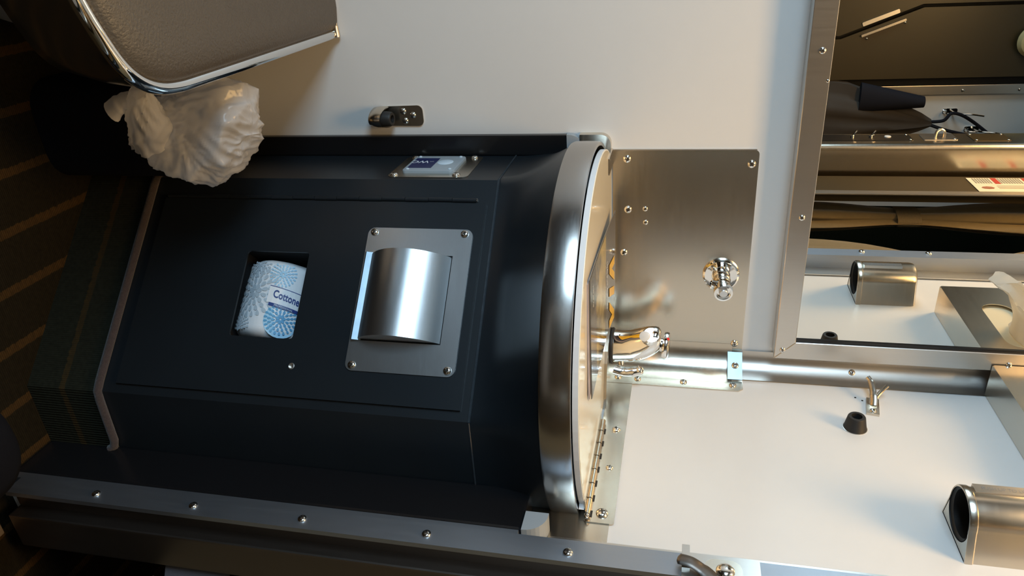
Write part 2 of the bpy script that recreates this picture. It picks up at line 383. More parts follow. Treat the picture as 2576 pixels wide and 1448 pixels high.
# black corner mouldings with aluminium end caps
bm = NB(); box(bm, -0.411, -0.379, -0.012, -0.0005, 0.0, 0.772, 0.002); obj('corner_moulding', bm, M['black'], cab)
def cap_plate(fr, u0, u1, z0, z1, d0, d1):      # flat end cap with one quarter-round corner
    r = min(abs(u1-u0), z1-z0)*0.95; sg = 1 if u1 > u0 else -1
    return plate(NB(), fr, [(u0,z0),(u1,z0)]+[(u1-sg*r+sg*r*math.cos(PI/2*i/8), z1-r+r*math.sin(PI/2*i/8)) for i in range(9)]+[(u0,z1)], d0, d1)
obj('moulding_cap', cap_plate(BW, -0.379, -0.412, 0.772, 0.804, 0.0005, 0.0135), M['greybutton'], cab)
bm = NB(); box(bm, -0.030, -0.001, -0.452, -0.379, 0.0, 0.769, 0.004); obj('corner_moulding', bm, M['black'], cab)
obj('moulding_cap', cap_plate(RW, 0.420, 0.4525, 0.769, 0.799, 0.0025, 0.031), M['greybutton'], cab)
bm = NB(); plate(bm, RW, [(0.36,0.70),(0.464,0.70),(0.464,0.8735),(0.36,0.8735)], 0.0005, 0.002); obj('wall_sheet', bm, M['steel'], cab)
# carpeted plinth and its piping
po = 0.0035
pl = [Vector((-A-po,0,0)), Vector((-A-po,-B-po*.4,0)), Vector((-B-po*.4,-A-po,0)), Vector((0,-A-po,0))]
bm = NB(); loft(bm, [[p.copy() for p in pl], [Vector((p.x,p.y,0.122)) for p in pl], [Vector((p.x*.97,p.y*.97,0.124)) for p in pl]], closed=False)
obj('carpet_plinth', bm, M['carpet_p'], cab)
bm = NB(); pp = [Vector((-A-.004,-0.002,0.124)), Vector((-A-.004,-B+.012,0.124)), Vector((-A-.002,-B-.002,0.124)), Vector((-A+.008,-B-.014,0.124)), Vector((-B-.014,-A+.008,0.124)), Vector((-B-.002,-A-.002,0.124)), Vector((-B+.012,-A-.004,0.124)), Vector((-0.045,-A-.005,0.123)), Vector((-0.034,-A-.006,0.120)), Vector((-0.030,-A-.007,0.112))]
tube(bm, pp, 0.0060, 10); obj('piping', bm, M['piping'], cab, smooth=True)
# door with roll window and key hole
D0, D1, DZ0, DZ1 = -0.136, 0.1605, 0.152, 0.677
bm = NB(); plate(bm, CF, [(D0,DZ0),(D1,DZ0),(D1,DZ1),(D0,DZ1)], 0.0012, 0.0045, [cut_loop, circle(0.1176,0.426,0.0045,16)])
door = obj('door', bm, M['navy'], cab)
bm = NB(); lathe(bm, CF(0.1176,0.426,0.0015), CF.z, [(0.0048,0),(0.0048,0.0035),(0.0038,0.0038),(0.0036,0.0002)], 20, False, True); obj('key_sleeve', bm, M['alu'], door, smooth=True)
bm = NB(); lathe(bm, CF(0,0,0), (0,0,1), [(0.0034,0),(0.0034,0.0355)], 10)
kn0 = obj('hinge_knuckle', bm, M['navy'], door, smooth=True)
kn0.matrix_basis = Matrix.Translation(CF(-0.1395,0.158,0.0050)-CF(0,0,0))
for i in range(1, 14):
    o = kn0.copy(); COL.objects.link(o); o.parent = door; o.matrix_parent_inverse = Matrix.Identity(4)
    o.matrix_basis = Matrix.Translation(CF(-0.1395+(0.0005 if i % 2 else 0), 0.158+0.0361*i, 0.0050)-CF(0,0,0))
bm = NB(); lathe(bm, CF(-0.1395,0.6632,0.005), (0,0,1), [(0.0026,0),(0.0026,0.001),(0.0012,0.0018)], 12); obj('hinge_pin', bm, M['screw'], door, smooth=True)
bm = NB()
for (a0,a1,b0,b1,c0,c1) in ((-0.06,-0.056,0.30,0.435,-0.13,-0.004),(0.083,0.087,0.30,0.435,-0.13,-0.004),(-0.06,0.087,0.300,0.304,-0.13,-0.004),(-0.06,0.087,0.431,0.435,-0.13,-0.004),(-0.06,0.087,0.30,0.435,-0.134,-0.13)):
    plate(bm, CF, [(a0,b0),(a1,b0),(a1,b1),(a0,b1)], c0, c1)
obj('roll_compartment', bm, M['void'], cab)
# recessed paper dispenser
disp_out = rrect(-0.0935,0.1180,0.5065,0.6640,0.0105,6)
hole = [(-0.0530,0.5215),(0.0752,0.5215),(0.0752,0.6390),(-0.0530,0.6390)]
bm = NB(); plate(bm, CF, disp_out, 0.0045, 0.0063, [hole]); disp = obj('dispenser_plate', bm, M['steel_plate'], cab, label='brushed stainless dispenser plate with curved hood')
bm = NB(); hz0, hz1, sag = 0.5160, 0.6375, 0.034
hp = []
for i in range(17):
    t = i/16; z = hz0+(hz1-hz0)*t
    d = 0.0045 + sag*(1-(2*t-1)**2)**0.85*(1.12-0.28*t) if 0 < t < 1 else 0.0045
    hp.append((d, z))
loft(bm, [[CF(-0.0512, z, d) for d, z in hp], [CF(0.0735, z, d) for d, z in hp]], closed=False)
g = list(bm.verts)
n = len(hp); bm.verts.ensure_lookup_table()
for s in (0, n): bm.faces.new([bm.verts[s+i] for i in range(n)])
obj('hood', bm, M['steel_plate'], disp, smooth=30)
bm = NB(); box_pts = [(0.0063,0.5230),(0.0100,0.5210),(0.0125,0.5120),(0.0115,0.5100),(0.0063,0.5095)]
loft(bm, [[CF(-0.0535, z, d) for d, z in box_pts], [CF(0.0755, z, d) for d, z in box_pts]], True, True, True); obj('tear_strip', bm, M['galv'], disp)
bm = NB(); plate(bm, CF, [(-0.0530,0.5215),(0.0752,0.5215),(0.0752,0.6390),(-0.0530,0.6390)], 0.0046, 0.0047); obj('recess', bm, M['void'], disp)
for u, v in ((-0.0863,0.5163),(-0.0866,0.6522),(0.1102,0.5165),(0.1095,0.6538)): screw(disp, CF, u, v, 0.0063, 0.0058)
# toilet flush panel on the left facet
bm = NB(); plate(bm, LF, rrect(0.020,0.1245,0.514,0.640,0.010), 0.0, 0.0016); fl = obj('flush_panel', bm, M['steel'], cab, label='stainless plate with grey flush button module')
for u, v in ((0.028,0.528),(0.0265,0.626),(0.116,0.5235),(0.115,0.621)): screw(fl, LF, u, v, 0.0016, 0.0062)
bm = NB()
r0, r1, r2 = rrect(0.031,0.108,0.532,0.615,0.008), rrect(0.0315,0.1075,0.5325,0.6145,0.0078), rrect(0.034,0.105,0.535,0.612,0.007)
loft(bm, [[LF(u,v,d) for u, v in r] for r, d in ((r0,0.0016),(r0,0.0046),(r1,0.0056),(r2,0.0062))], True, False, True); obj('button_module', bm, M['greybutton'], fl, smooth=30)
for u, v in ((0.038,0.540),(0.038,0.607),(0.100,0.540),(0.100,0.607)):
    bm = NB(); lathe(bm, LF(u,v,0.0061), LF.z, [(0.0026,0),(0.0024,0.0010),(0.0012,0.0016)], 12); obj('rivet', bm, M['pale'], fl, smooth=True)
bm = NB(); lathe(bm, LF(0.066,0.590,0.0060), LF.z, [(0.0125,0),(0.0125,0.0006),(0.0115,0.0010)], 28); obj('push_button', bm, M['pale'], fl, smooth=40)
bm = NB(); plate(bm, LF, [(0.046,0.5375),(0.095,0.5375),(0.095,0.5755),(0.046,0.5755)], 0.0060, 0.0066); obj('blue_label', bm, M['label'], fl)
def wc(x, y): return LF(0.066-y*0+0.0 + y, 0.5505-x, 0.0068)
text_obj('label_text', 'WC', 0.016, lambda x, y: LF(0.066+y, 0.5500-x, 0.0068), M['ink'], fl, bold=0.0002)
text_obj('label_text', 'VVVVVVVV', 0.0040, lambda x, y: LF(0.064-x*0.0+y, 0.5675-x*0.35, 0.0068), M['ink'], fl)
# toilet roll lying in the compartment
RO = CF(0.0145, 0.352, -0.0645); RR_, RL = 0.0585, 0.118
roll = thing('toilet_roll', 'paper-wrapped toilet roll with blue flower print inside the cabinet window', 'toilet roll', RO+Vector((0,0,-RR_)))
tilt = math.radians(6)
ax = (CF.x*math.cos(tilt) - CF.y*math.sin(tilt)*0.55).normalized()
ey_ = (CF.y - ax*CF.y.dot(ax)).normalized(); ez_ = ax.cross(ey_)
def onroll(s, w, d=0.0):        # s along the axis, w arc length upward from the front, on the surface
    a = w/RR_
    k = 1.0
    return RO + ax*s + (ez_*math.cos(a) + ey_*math.sin(a))*(RR_+d)
bm = NB(); rings = []
for i in range(25):
    s = -RL/2 + RL*i/24; e = abs(s)/(RL/2)
    ring = []
    for k in range(48):
        a = 2*PI*k/48
        rr = RR_*(1 - 0.18*max(0, e-0.86)/0.14*(1.0)) 
        wr = noise.noise(Vector((s*60, math.cos(a)*3, math.sin(a)*3)))*0.0012*(0.3+1.6*max(0, e-0.7)/0.3)
        ring.append(RO + ax*s + (ez_*math.cos(a)+ey_*math.sin(a))*(rr+wr))
    rings.append(ring)
loft(bm, rings, True, True, True); obj('paper_wrap', bm, M['wrap'], roll, smooth=60)
def flower(cs, cw, R, rings_, scale_):
    polys = []
    for k, (rad, n, L, wd) in enumerate(rings_):
        for i in range(n):
            a = 2*PI*(i+0.5*(k % 2))/n
            pts = []
            for t in [j/9*2*PI for j in range(9)]:
                rr = rad*R + L*R*(0.5-0.5*math.cos(t)); ww = wd*R*math.sin(t)*(0.35+0.65*(0.5-0.5*math.cos(t)))
                pts.append((cs+rr*math.cos(a)-ww*math.sin(a), cw+rr*math.sin(a)+ww*math.cos(a)))
            polys.append(pts)
    return polys
RG = [(0.05,7,0.26,0.125),(0.30,12,0.25,0.105),(0.54,17,0.23,0.10),(0.76,22,0.24,0.095)]
cl = lambda P: [p for p in P if all(abs(q[0]) < RL*0.5-0.004 for q in p)]
poly_obj('flower_print', cl(flower(-0.006,-0.016,0.040,RG,1)), lambda s, w: onroll(s,w,0.0010), M['petal_grey'], roll)
poly_obj('flower_print', cl(flower(-0.037,0.022,0.020,RG,1)), lambda s, w: onroll(s,w,0.0010), M['tint_blue'], roll)
poly_obj('flower_print', cl(flower(0.030,0.034,0.024,RG,1)), lambda s, w: onroll(s,w,0.0012), M['petal_blue'], roll)
poly_obj('flower_print', cl(flower(0.048,-0.032,0.022,RG,1)), lambda s, w: onroll(s,w,0.0010), M['petal_grey'], roll)
poly_obj('blue_panel', [[(0.012+0.042*math.cos(2*PI*i/24)*0.62+0.02, 0.036+0.026*math.sin(2*PI*i/24)) for i in range(24)]], lambda s, w: onroll(s,w,0.0006), M['tint_blue'], roll)
poly_obj('flower_print', cl(flower(-0.050,-0.020,0.022,RG,1)), lambda s, w: onroll(s,w,0.0010), M['petal_grey'], roll)
# the brand band: reads upward, around the roll
grid = []
for i in range(8):
    w0, w1 = 0.008+i*0.0075, 0.008+(i+1)*0.0075
    q = lambda w: 0.10*(w-0.008)
    grid.append([(-0.017+q(w0),w0),(0.008+q(w0),w0),(0.008+q(w1),w1),(-0.017+q(w1),w1)])
poly_obj('brand_band', grid, lambda s, w: onroll(s,w,0.0014), M['wrap'], roll)
text_obj('brand_text', 'Cottonelle', 0.0170, lambda x, y: onroll(-0.0045-y*0.95+0.10*x+0.002, 0.0125+x*0.66+0.0275, 0.0019), M['ink_blue'], roll, bold=0.0004)
grid = []
for i in range(8):
    w0, w1 = 0.012+i*0.0068, 0.012+(i+1)*0.0068
    q = lambda w: 0.10*(w-0.008)
    grid.append([(0.0075+q(w0),w0),(0.0125+q(w0),w0),(0.0125+q(w1),w1),(0.0075+q(w1),w1)])
poly_obj('brand_stripe', grid, lambda s, w: onroll(s,w,0.0017), M['ink_blue'], roll)
grid = []
for i in range(8):
    w0, w1 = 0.008+i*0.0075, 0.008+(i+1)*0.0075
    q = lambda w: 0.10*(w-0.008)
    grid.append([(-0.0178+q(w0),w0),(-0.0168+q(w0),w0),(-0.0168+q(w1),w1),(-0.0178+q(w1),w1)])
poly_obj('brand_line', grid, lambda s, w: onroll(s,w,0.0017), M['ink_blue'], roll)
text_obj('brand_text', 'PROFESSIONAL', 0.0050, lambda x, y: onroll(0.0128-y*0.9+0.10*x, 0.034+x*0.8, 0.0021), M['pale'], roll)
# ------------------------------------------------------------------ sink deck, lid, leaflets
deck = thing('basin_deck', 'stainless corner deck under the tap behind the cream lid', 'deck', (-0.07,-0.07,0.80))
bm = NB()
dk = [(0,0)] + [(-0.1485*math.cos(PI/2*i/12), -0.1485*math.sin(PI/2*i/12)) for i in range(13)]
plate(bm, UP, dk, 0.836, 0.8445); obj('deck_plate', bm, M['steel'], deck)
bm = NB(); plate(bm, UP, [(p.x,p.y) for p in arc_pts(RAD-0.006, 40, 0)]+[(0,0)], 0.795, 0.800); obj('basin', bm, M['void'], deck)
lid = thing('sink_lid', 'cream fold-up sink lid with white edge, hinged to the right wall', 'lid', (-0.2,-0.2,0.83))
LR = 0.2665
arc = arc_pts(LR, 48, 0, CC, -0.004)
outl = [(p.x, p.y) for p in arc if p.x < -0.0125]
cutr = 0.150
outl = outl + [(-0.0125, -0.388)] if outl[-1][1] < -0.3 else outl
cut_arc = [(-cutr*math.sin(a), -cutr*math.cos(a)) for a in [math.asin(0.0125/cutr) + (PI/2-0.03-math.asin(0.0125/cutr))*i/14 for i in range(15)]]
outl = outl + cut_arc
bm = NB(); plate(bm, UP, outl, 0.8325, 0.8395); lo = obj('lid_panel', bm, [M['white']], lid)
bm = NB(); cxy = (-0.2,-0.2)
plate(bm, UP, [(cxy[0]+(u-cxy[0])*0.992, cxy[1]+(v-cxy[1])*0.992) for u, v in outl], 0.8395, 0.8403); obj('lid_laminate', bm, M['cream'], lid)
bm = NB(); box(bm, -0.388, -0.362, -0.060, -0.002, 0.8290, 0.8425, 0.002); obj('corner_clip', bm, M['steel'], lid)
hs = obj('hinge_leaf', plate(NB(), RW, rrect(0.192,0.399,0.8395,0.8795,0.004,3), 0.0020, 0.0036), M['steel'], lid)
for u, v, r in ((0.2025,0.8655,0.0062),(0.291,0.8635,0.0052),(0.382,0.8625,0.0082)): screw(hs, RW, u, v, 0.0036, r)
bm = NB(); lathe(bm, RW(0.2065,0.8605,0.0036), RW.z, [(0.0028,0),(0.0028,0.0006),(0.0014,0.0006),(0.0014,0.0001)], 14, False, True); obj('eyelet', bm, M['steel'], hs)
bm = NB(); lathe(bm, (0,0,0), (0,-1,0), [(0.0040,0),(0.0040,0.0138)], 12)
kn = obj('hinge_knuckle', bm, M['steel'], hs, smooth=40); kn.matrix_basis = Matrix.Translation((-0.0075,-0.188,0.8440))
for i in range(1, 14):
    o = kn.copy(); COL.objects.link(o); o.parent = hs; o.matrix_parent_inverse = Matrix.Identity(4); o.matrix_basis = Matrix.Translation((-0.0075-(0.0008 if i % 2 else 0), -0.188-0.0146*i, 0.8440))
for i in range(7):
    bm = NB(); plate(bm, RW, [(0.2035+0.0292*i,0.8450),(0.2155+0.0292*i,0.8450),(0.2155+0.0292*i,0.8500),(0.2035+0.0292*i,0.8500)], 0.0036, 0.0039); obj('hinge_slot', bm, M['slot'], hs)
bm = NB(); lathe(bm, (-0.0080,-0.3925,0.8440), (0,-1,0), [(0.0030,-0.002),(0.0030,0.003),(0.0016,0.0055)], 12); obj('hinge_pin', bm, M['screw'], hs, smooth=True)
bm = NB(); plate(bm, UP, [(-0.026,-0.388),(-0.010,-0.388),(-0.010,-0.186),(-0.026,-0.186)], 0.8403, 0.8412); obj('lid_hinge_leaf', bm, M['steel'], lid)
# leaflets
def leaflet(name, label, org, ang, w, h, z0, z1, th, lift):
    ex = Vector((math.cos(ang), math.sin(ang), 0)); ey = Vector((-math.sin(ang), math.cos(ang), 0))
    def f(a, b, d=0.0):      # a across, b away from the room
        t = b/h
        return Vector(org) + ex*a + ey*b + Vector((0,0,z0+(z1-z0)*t*t+d + lift*(a/w)**2*(1-t)**2))
    root = thing(name, label, 'leaflet', f(w/2, h/2))
    bm = NB(); n = 12
    top = [[f(w*i/n, h*j/n, th) for i in range(n+1)] for j in range(n+1)]
    loft(bm, top, closed=False); loft(bm, [[f(w*i/n, h*j/n, 0) for i in range(n+1)] for j in range(n+1)], closed=False)
    bo = [(i/n,0) for i in range(n)]+[(1,i/n) for i in range(n)]+[(1-i/n,1) for i in range(n)]+[(0,1-i/n) for i in range(n)]
    loft(bm, [[f(w*a,h*b,0) for a,b in bo],[f(w*a,h*b,th) for a,b in bo]])
    return root, bm, f
ANG = math.radians(-3)
for i, (da, lab) in enumerate(((math.radians(-2.6),'printed sheet fanned out lowest under the grey travel leaflet'),(math.radians(-1.3),'printed sheet showing just below the grey travel leaflet'))):
    r_, bm, f_ = leaflet('leaflet', lab, (-0.312,-0.324,0), ANG+da, 0.160, 0.272, 0.8404+0.0009*i, 0.8455+0.0010*i, 0.0006, 0.001)
    obj('sheets', bm, M['paper'], r_, smooth=40)
LW, LH = 0.168, 0.277
r_, bm, lf = leaflet('leaflet', 'grey travel leaflet with yellow lettering on top of the cream lid', (-0.315,-0.319,0), ANG, LW, LH, 0.8422, 0.8485, 0.0012, 0.0015)
obj('cover', bm, M['cover'], r_, smooth=40)
lfn = lambda a, b: lf(a, b, 0.0020)
def patch(name, a0, a1, b0, b1, m, fn=None, nn=10, d=0.0017):
    polys = []
    for i in range(nn):
        for j in range(nn):
            q = [(a0+(a1-a0)*(i+x)/nn, b0+(b1-b0)*(j+y)/nn) for x, y in ((0,0),(1,0),(1,1),(0,1))]
            polys.append(q)
    return poly_obj(name, polys, lambda a, b: lf(a, b, d), m, r_)
m = mat('landscape_photo', (0.5,0.36,0.10), 0, 0.15, coat=0.5)
nt = m.node_tree; b = nt.nodes['Principled BSDF']; tc = nt.nodes.new('ShaderNodeTexCoord'); nz = nt.nodes.new('ShaderNodeTexNoise'); nz.inputs['Scale'].default_value = 22
nt.links.new(tc.outputs['Object'], nz.inputs['Vector']); cr = nt.nodes.new('ShaderNodeValToRGB')
cr.color_ramp.elements[0].position = 0.38; cr.color_ramp.elements[0].color = (0.05,0.035,0.015,1); cr.color_ramp.elements[1].position = 0.62; cr.color_ramp.elements[1].color = (0.62,0.45,0.10,1)
nt.links.new(nz.outputs['Fac'], cr.inputs[0]); nt.links.new(cr.outputs[0], b.inputs['Base Color']); M['photo'] = m
M['asphalt'] = mat('road_photo', (0.10,0.085,0.085), 0, 0.2, coat=0.4, var=0.4, vscale=90, stretch=(1,8,1))
patch('landscape_photo', 0.0, LW, 0.06, 0.165, M['photo'])
patch('road_photo', LW*0.35, LW, 0.0, 0.06, M['asphalt'])
M['dark_photo'] = mat('dark_forest_photo', (0.035,0.027,0.018), 0, 0.2, coat=0.4, var=0.5, vscale=60)
patch('forest_photo', 0.0, LW*0.35, 0.0, 0.085, M['dark_photo'])
# yellow parallelogram lettering
def yl(polys): return poly_obj('logo_letter', polys, lfn, M['yellow'], r_)
bx, by, lh = 0.050, 0.203, 0.058
sl = lambda a, t: (bx+a+0.020*t, by+lh*t)
def P4(a0, a1, a2, a3, t0=0, t1=1):
    n = 6; out = []
    for i in range(n):
        s0, s1 = i/n, (i+1)/n
        L0 = a0+(a3-a0)*s0; R0 = a1+(a2-a1)*s0; L1 = a0+(a3-a0)*s1; R1 = a1+(a2-a1)*s1
        out.append([sl(L0,t0+(t1-t0)*s0), sl(R0,t0+(t1-t0)*s0), sl(R1,t0+(t1-t0)*s1), sl(L1,t0+(t1-t0)*s1)])
    return out
yl(P4(0.012,0.026,0.012,-0.002)+P4(0.012,0.026,0.040,0.026))
yl(P4(0.050,0.064,0.064,0.050))
yl(P4(0.072,0.086,0.106,0.092)+P4(0.104,0.118,0.106,0.092))
text_obj('cover_text', 'VIA Rail Canada', 0.0115, lambda x, y: lfn(LW*0.5+x, 0.178+y), M['ink'], r_)
text_obj('cover_text', 'viarail.ca', 0.0090, lambda x, y: lfn(LW*0.20+x, 0.030+y), M['ink'], r_)
# ------------------------------------------------------------------ tap
FB = Vector((-0.072,-0.068,0.8445)); fdir = Vector((-0.88,-0.47,0)).normalized()
tap = thing('basin_tap', 'chrome push-top basin tap with black base ring on the corner deck', 'tap', FB)
bm = NB(); lathe(bm, FB, (0,0,1), [(0.029,0.0),(0.0305,0.0015),(0.0305,0.0040),(0.029,0.0055)], 32); obj('base_ring', bm, M['rubber'], tap, smooth=True)
bm = NB(); rings = []
side = Vector((0,0,1)).cross(fdir)
for (h, fo, rf, rs) in ((0.005,0,0.0268,0.0268),(0.020,0.001,0.0265,0.0265),(0.034,0.004,0.0280,0.0268),(0.048,0.010,0.0305,0.0262),(0.060,0.017,0.0305,0.0248),(0.070,0.0235,0.0272,0.0225),(0.077,0.028,0.0225,0.019),(0.0815,0.030,0.016,0.0135)):
    c = FB + Vector((0,0,h)) + fdir*fo
    rings.append([c + fdir*rf*math.cos(2*PI*k/32) + side*rs*math.sin(2*PI*k/32) for k in range(32)])
loft(bm, rings, True, True, True); obj('body', bm, M['chrome'], tap, smooth=60)
bm = NB(); spd = (fdir*1.0+Vector((0,-0.25,0.12))).normalized()
sp0 = FB+Vector((0,0,0.063))+fdir*0.020
tube(bm, [sp0, sp0+spd*0.014, sp0+spd*0.024, sp0+spd*0.030], [0.0170,0.0162,0.0150,0.0120], 24); obj('spout', bm, M['chrome'], tap, smooth=50)
bm = NB(); ao = sp0+spd*0.020+Vector((0,0,-0.006)); lathe(bm, ao, (spd+Vector((0,-0.5,-0.45))).normalized(), [(0.0082,0.000),(0.0082,0.0135),(0.0066,0.0142)], 20); obj('aerator', bm, M['whiteplastic'], tap, smooth=40)
kb = FB+Vector((0,0,0.0775))+fdir*0.012; kd = (Vector((0,0,1))+fdir*0.10+Vector((0.15,-0.05,0))).normalized()
bm = NB(); lathe(bm, kb, kd, [(0.011,0),(0.011,0.006),(0.0215,0.008),(0.0225,0.012),(0.0215,0.0155),(0.017,0.0175),(0.008,0.0182)], 28); obj('knob', bm, M['chrome'], tap, smooth=30)
bm = NB(); lathe(bm, kb+kd*0.0150+fdir*0.0205, fdir, [(0.0026,0),(0.0022,0.0016)], 12); obj('hot_mark', bm, M['red'], tap)
bm = NB(); rd0 = FB+Vector((0.030,-0.010,0.018))
tube(bm, [FB+Vector((0.020,-0.006,0.016)), rd0], 0.0045, 10); obj('lever_stem', bm, M['chrome'], tap, smooth=True)
bm = NB(); tube(bm, smoothpath([rd0+Vector((0.006,-0.006,-0.012)), rd0+Vector((0.009,-0.007,0.006)), rd0+Vector((0.006,-0.007,0.026)), rd0+Vector((0.001,-0.006,0.036))], 6), [0.0085]*6+[0.0090]*6+[0.0085]*4+[0.006,0.004,0.0025], 14, flat=0.8); obj('lever', bm, M['chrome'], tap, smooth=60)
# ------------------------------------------------------------------ backsplash
bs = thing('backsplash', 'stainless backsplash sheet with coved corner above the washstand', 'backsplash', (-0.2,0,0.845))
o_ = rrect(-0.384,-0.030,0.842,1.059,0.006,3)
bm = NB(); plate(bm, BW, o_, 0.0, 0.0022); obj('back_sheet', bm, M['steel'], bs)
bm = NB(); plate(bm, BW, [(-0.384,0.842),(-0.030,0.842),(-0.030,0.879),(-0.384,0.879)], 0.0022, 0.0036); obj('lower_strip', bm, M['steel'], bs)
bm = NB(); plate(bm, BW, [(-0.386,0.842),(-0.384,0.842),(-0.384,1.055),(-0.386,1.055)], 0.0, 0.0040); obj('edge_fold', bm, M['alu'], bs)
def cove(z0, z1, r, lipx, lipy, th=0.002, n=10):
    bm = NB()
    sec = [(-r-lipx, -th)] + [(-r + r*math.sin(PI/2*i/n) - th, -r + r*math.cos(PI/2*i/n) - th) for i in range(n+1)] + [(-th, -r-lipy)]
    loft(bm, [[Vector((x,y,z)) for x, y in sec] for z in (z0, z1)], closed=False)
    loft(bm, [[Vector((x,y,z1)) for x, y in sec], [Vector((x,y,z1)) for x, y in [(-r-lipx,0)]+[(min(0,x+th),min(0,y+th)) for x, y in sec[1:-1]]+[(0,-r-lipy)]]], closed=False)
    return bm
obj('corner_cove', cove(0.842, 1.043, 0.046, 0.002, 0.006, 0.0025), M['steel'], bs, smooth=50)
bm = NB(); plate(bm, RW, [(0.030,0.842),(0.073,0.842),(0.073,1.052),(0.066,1.060),(0.030,1.060)], 0.0, 0.0024); obj('wall_flange', bm, M['steel'], bs)
bm = NB(); plate(bm, RW, [(0.030,0.842),(0.36,0.842),(0.36,0.8785),(0.073,0.8805),(0.030,0.8805)], 0.0, 0.0018); obj('wall_flange', bm, M['steel'], bs)
# bent end strap over the top of the cove
cz = Vector((-0.030,-0.006,0)); cx_ = Vector((0.0,-0.046,0)); dcap = (Vector((-0.004,-0.044,0))-Vector((-0.034,-0.006,0)))
ES = Frame((-0.034,-0.006,0), dcap, (0,0,1), (-dcap.y*-1, dcap.x, 0)); 
ez2 = Vector((dcap.y, -dcap.x, 0)).normalized()
if ez2.dot(Vector((-1,-1,0))) < 0: ez2 = -ez2
ES.z = ez2
bm = NB(); plate(bm, ES, [(0,1.036),(dcap.length,1.036),(dcap.length,1.0595),(0,1.0595)], 0.0, 0.003); obj('end_strap', bm, M['galv'], bs)
screw(bs, ES, dcap.length*0.5, 1.048, 0.003, 0.0058)
for u, v, r in ((-0.371,0.864,0.0062),(-0.288,0.866,0.0062),(-0.213,0.860,0.0060)): screw(bs, BW, u, v, 0.0036, r)
for u, v, r in ((-0.363,1.049,0.0062),(-0.289,0.893,0.0043),(-0.266,0.894,0.0043),(-0.050,1.046,0.0060)): screw(bs, BW, u, v, 0.0022, r)
for u, v in ((0.058,0.8885),(0.058,0.9645),(0.058,1.0440),(0.056,0.8555)): screw(bs, RW, u, v, 0.0024, 0.0058)
# ------------------------------------------------------------------ cold-water push valve on the backsplash
SP = BW(-0.178, 1.016, 0.0022)
sv = thing('water_valve', 'chrome push-button water valve with round flange on the backsplash', 'water valve', SP)
bm = NB(); lathe(bm, SP, (0,-1,0), [(0.0285,0),(0.0290,0.0015),(0.0280,0.0042),(0.0255,0.0055),(0.0235,0.0050),(0.0140,0.0052)], 36); obj('flange', bm, M['chrome'], sv, smooth=25)
screw(sv, BW, -0.192, 1.018, 0.0075, 0.0036); screw(sv, BW, -0.190, 1.004, 0.0075, 0.0036)
bm = NB(); vd = Vector((0.13,-1,0.05)).normalized()
lathe(bm, SP+Vector((0,-0.004,0)), vd, [(0.0145,0),(0.0140,0.006),(0.0115,0.010),(0.0135,0.013),(0.0140,0.018),(0.0120,0.022),(0.0108,0.026),(0.0125,0.030),(0.0130,0.036),(0.0118,0.039)], 28); obj('body', bm, M['chrome'], sv, smooth=40)
SB = SP+Vector((0,-0.004,0))+vd*0.038
bm = NB(); lathe(bm, SB, vd, [(0.0120,0),(0.0148,0.003),(0.0150,0.010),(0.0142,0.0135),(0.0115,0.0140),(0.0110,0.0080)], 30, True, True); obj('collar', bm, M['chrome'], sv, smooth=30)
bm = NB(); lathe(bm, SB+vd*0.008, vd, [(0.0068,0),(0.0068,0.0060),(0.0060,0.0068)], 24); obj('push_button', bm, M['steel_plate'], sv, smooth=30)
bm = NB(); so = SB+vd*(-0.003); lathe(bm, so+Vector((-0.004,0,-0.006)), (-0.28,-0.12,-1), [(0.0060,0),(0.0062,0.011),(0.0060,0.013),(0.0045,0.0132),(0.0045,0.008)], 18); obj('outlet', bm, M['chrome'], sv, smooth=30)
# ------------------------------------------------------------------ mirror
mr = thing('wall_mirror', 'large wall mirror with mitred aluminium frame', 'mirror', (-0.36,0,1.11))
X0, X1, MZ0, MZ1, FWD = -0.72, -0.044, 1.107, 1.80, 0.031
GY = 0.026
bm = NB(); plate(bm, BW, [(X0+.02,MZ0+.02),(X1-.02,MZ0+.02),(X1-.02,MZ1-.02),(X0+.02,MZ1-.02)], 0.020, GY); obj('glass', bm, M['mirror'], mr)
def mitre(p):
    bm = NB(); plate(bm, BW, p, 0.0, 0.032); bmesh.ops.bevel(bm, geom=[e for e in bm.edges], offset=0.0008, segments=1, affect='EDGES'); return bm
i0, i1, j0, j1 = X0+FWD, X1-FWD, MZ0+FWD, MZ1-FWD
for p in ([(X0,MZ0),(X1,MZ0),(i1,j0),(i0,j0)], [(X1,MZ0),(X1,MZ1),(i1,j1),(i1,j0)], [(X1,MZ1),(X0,MZ1),(i0,j1),(i1,j1)], [(X0,MZ1),(X0,MZ0),(i0,j0),(i0,j1)]):
    obj('frame_rail', mitre(p), M['alu'], mr)
bm = NB(); plate(bm, BW, [(i1-0.0045,j0),(i1,j0),(i1,j1),(i1-0.0045,j1)], GY, 0.0285); obj('gasket', bm, M['black'], mr)
for u, v in ((-0.060,1.119),(-0.529,1.124),(-0.290,1.124),(-0.056,1.448)): screw(mr, BW, u, v, 0.0318, 0.0046)
for u, v in ((-0.489,1.1355),): screw(mr, BW, u, v, 0.0315, 0.0025)
# coved corner trim above the backsplash
cv = struct('trim_1', cove(1.060, 2.2, 0.034, 0.003, 0.006, 0.003), M['alu'], 'coved aluminium trim in the corner beside the mirror', 'trim', smooth=50)
cs = Frame((-0.0125,-0.0125,0), (1,-1,0), (0,0,1), (-1,-1,0)); screw(cv, cs, 0, 1.2335, 0.001, 0.0052)
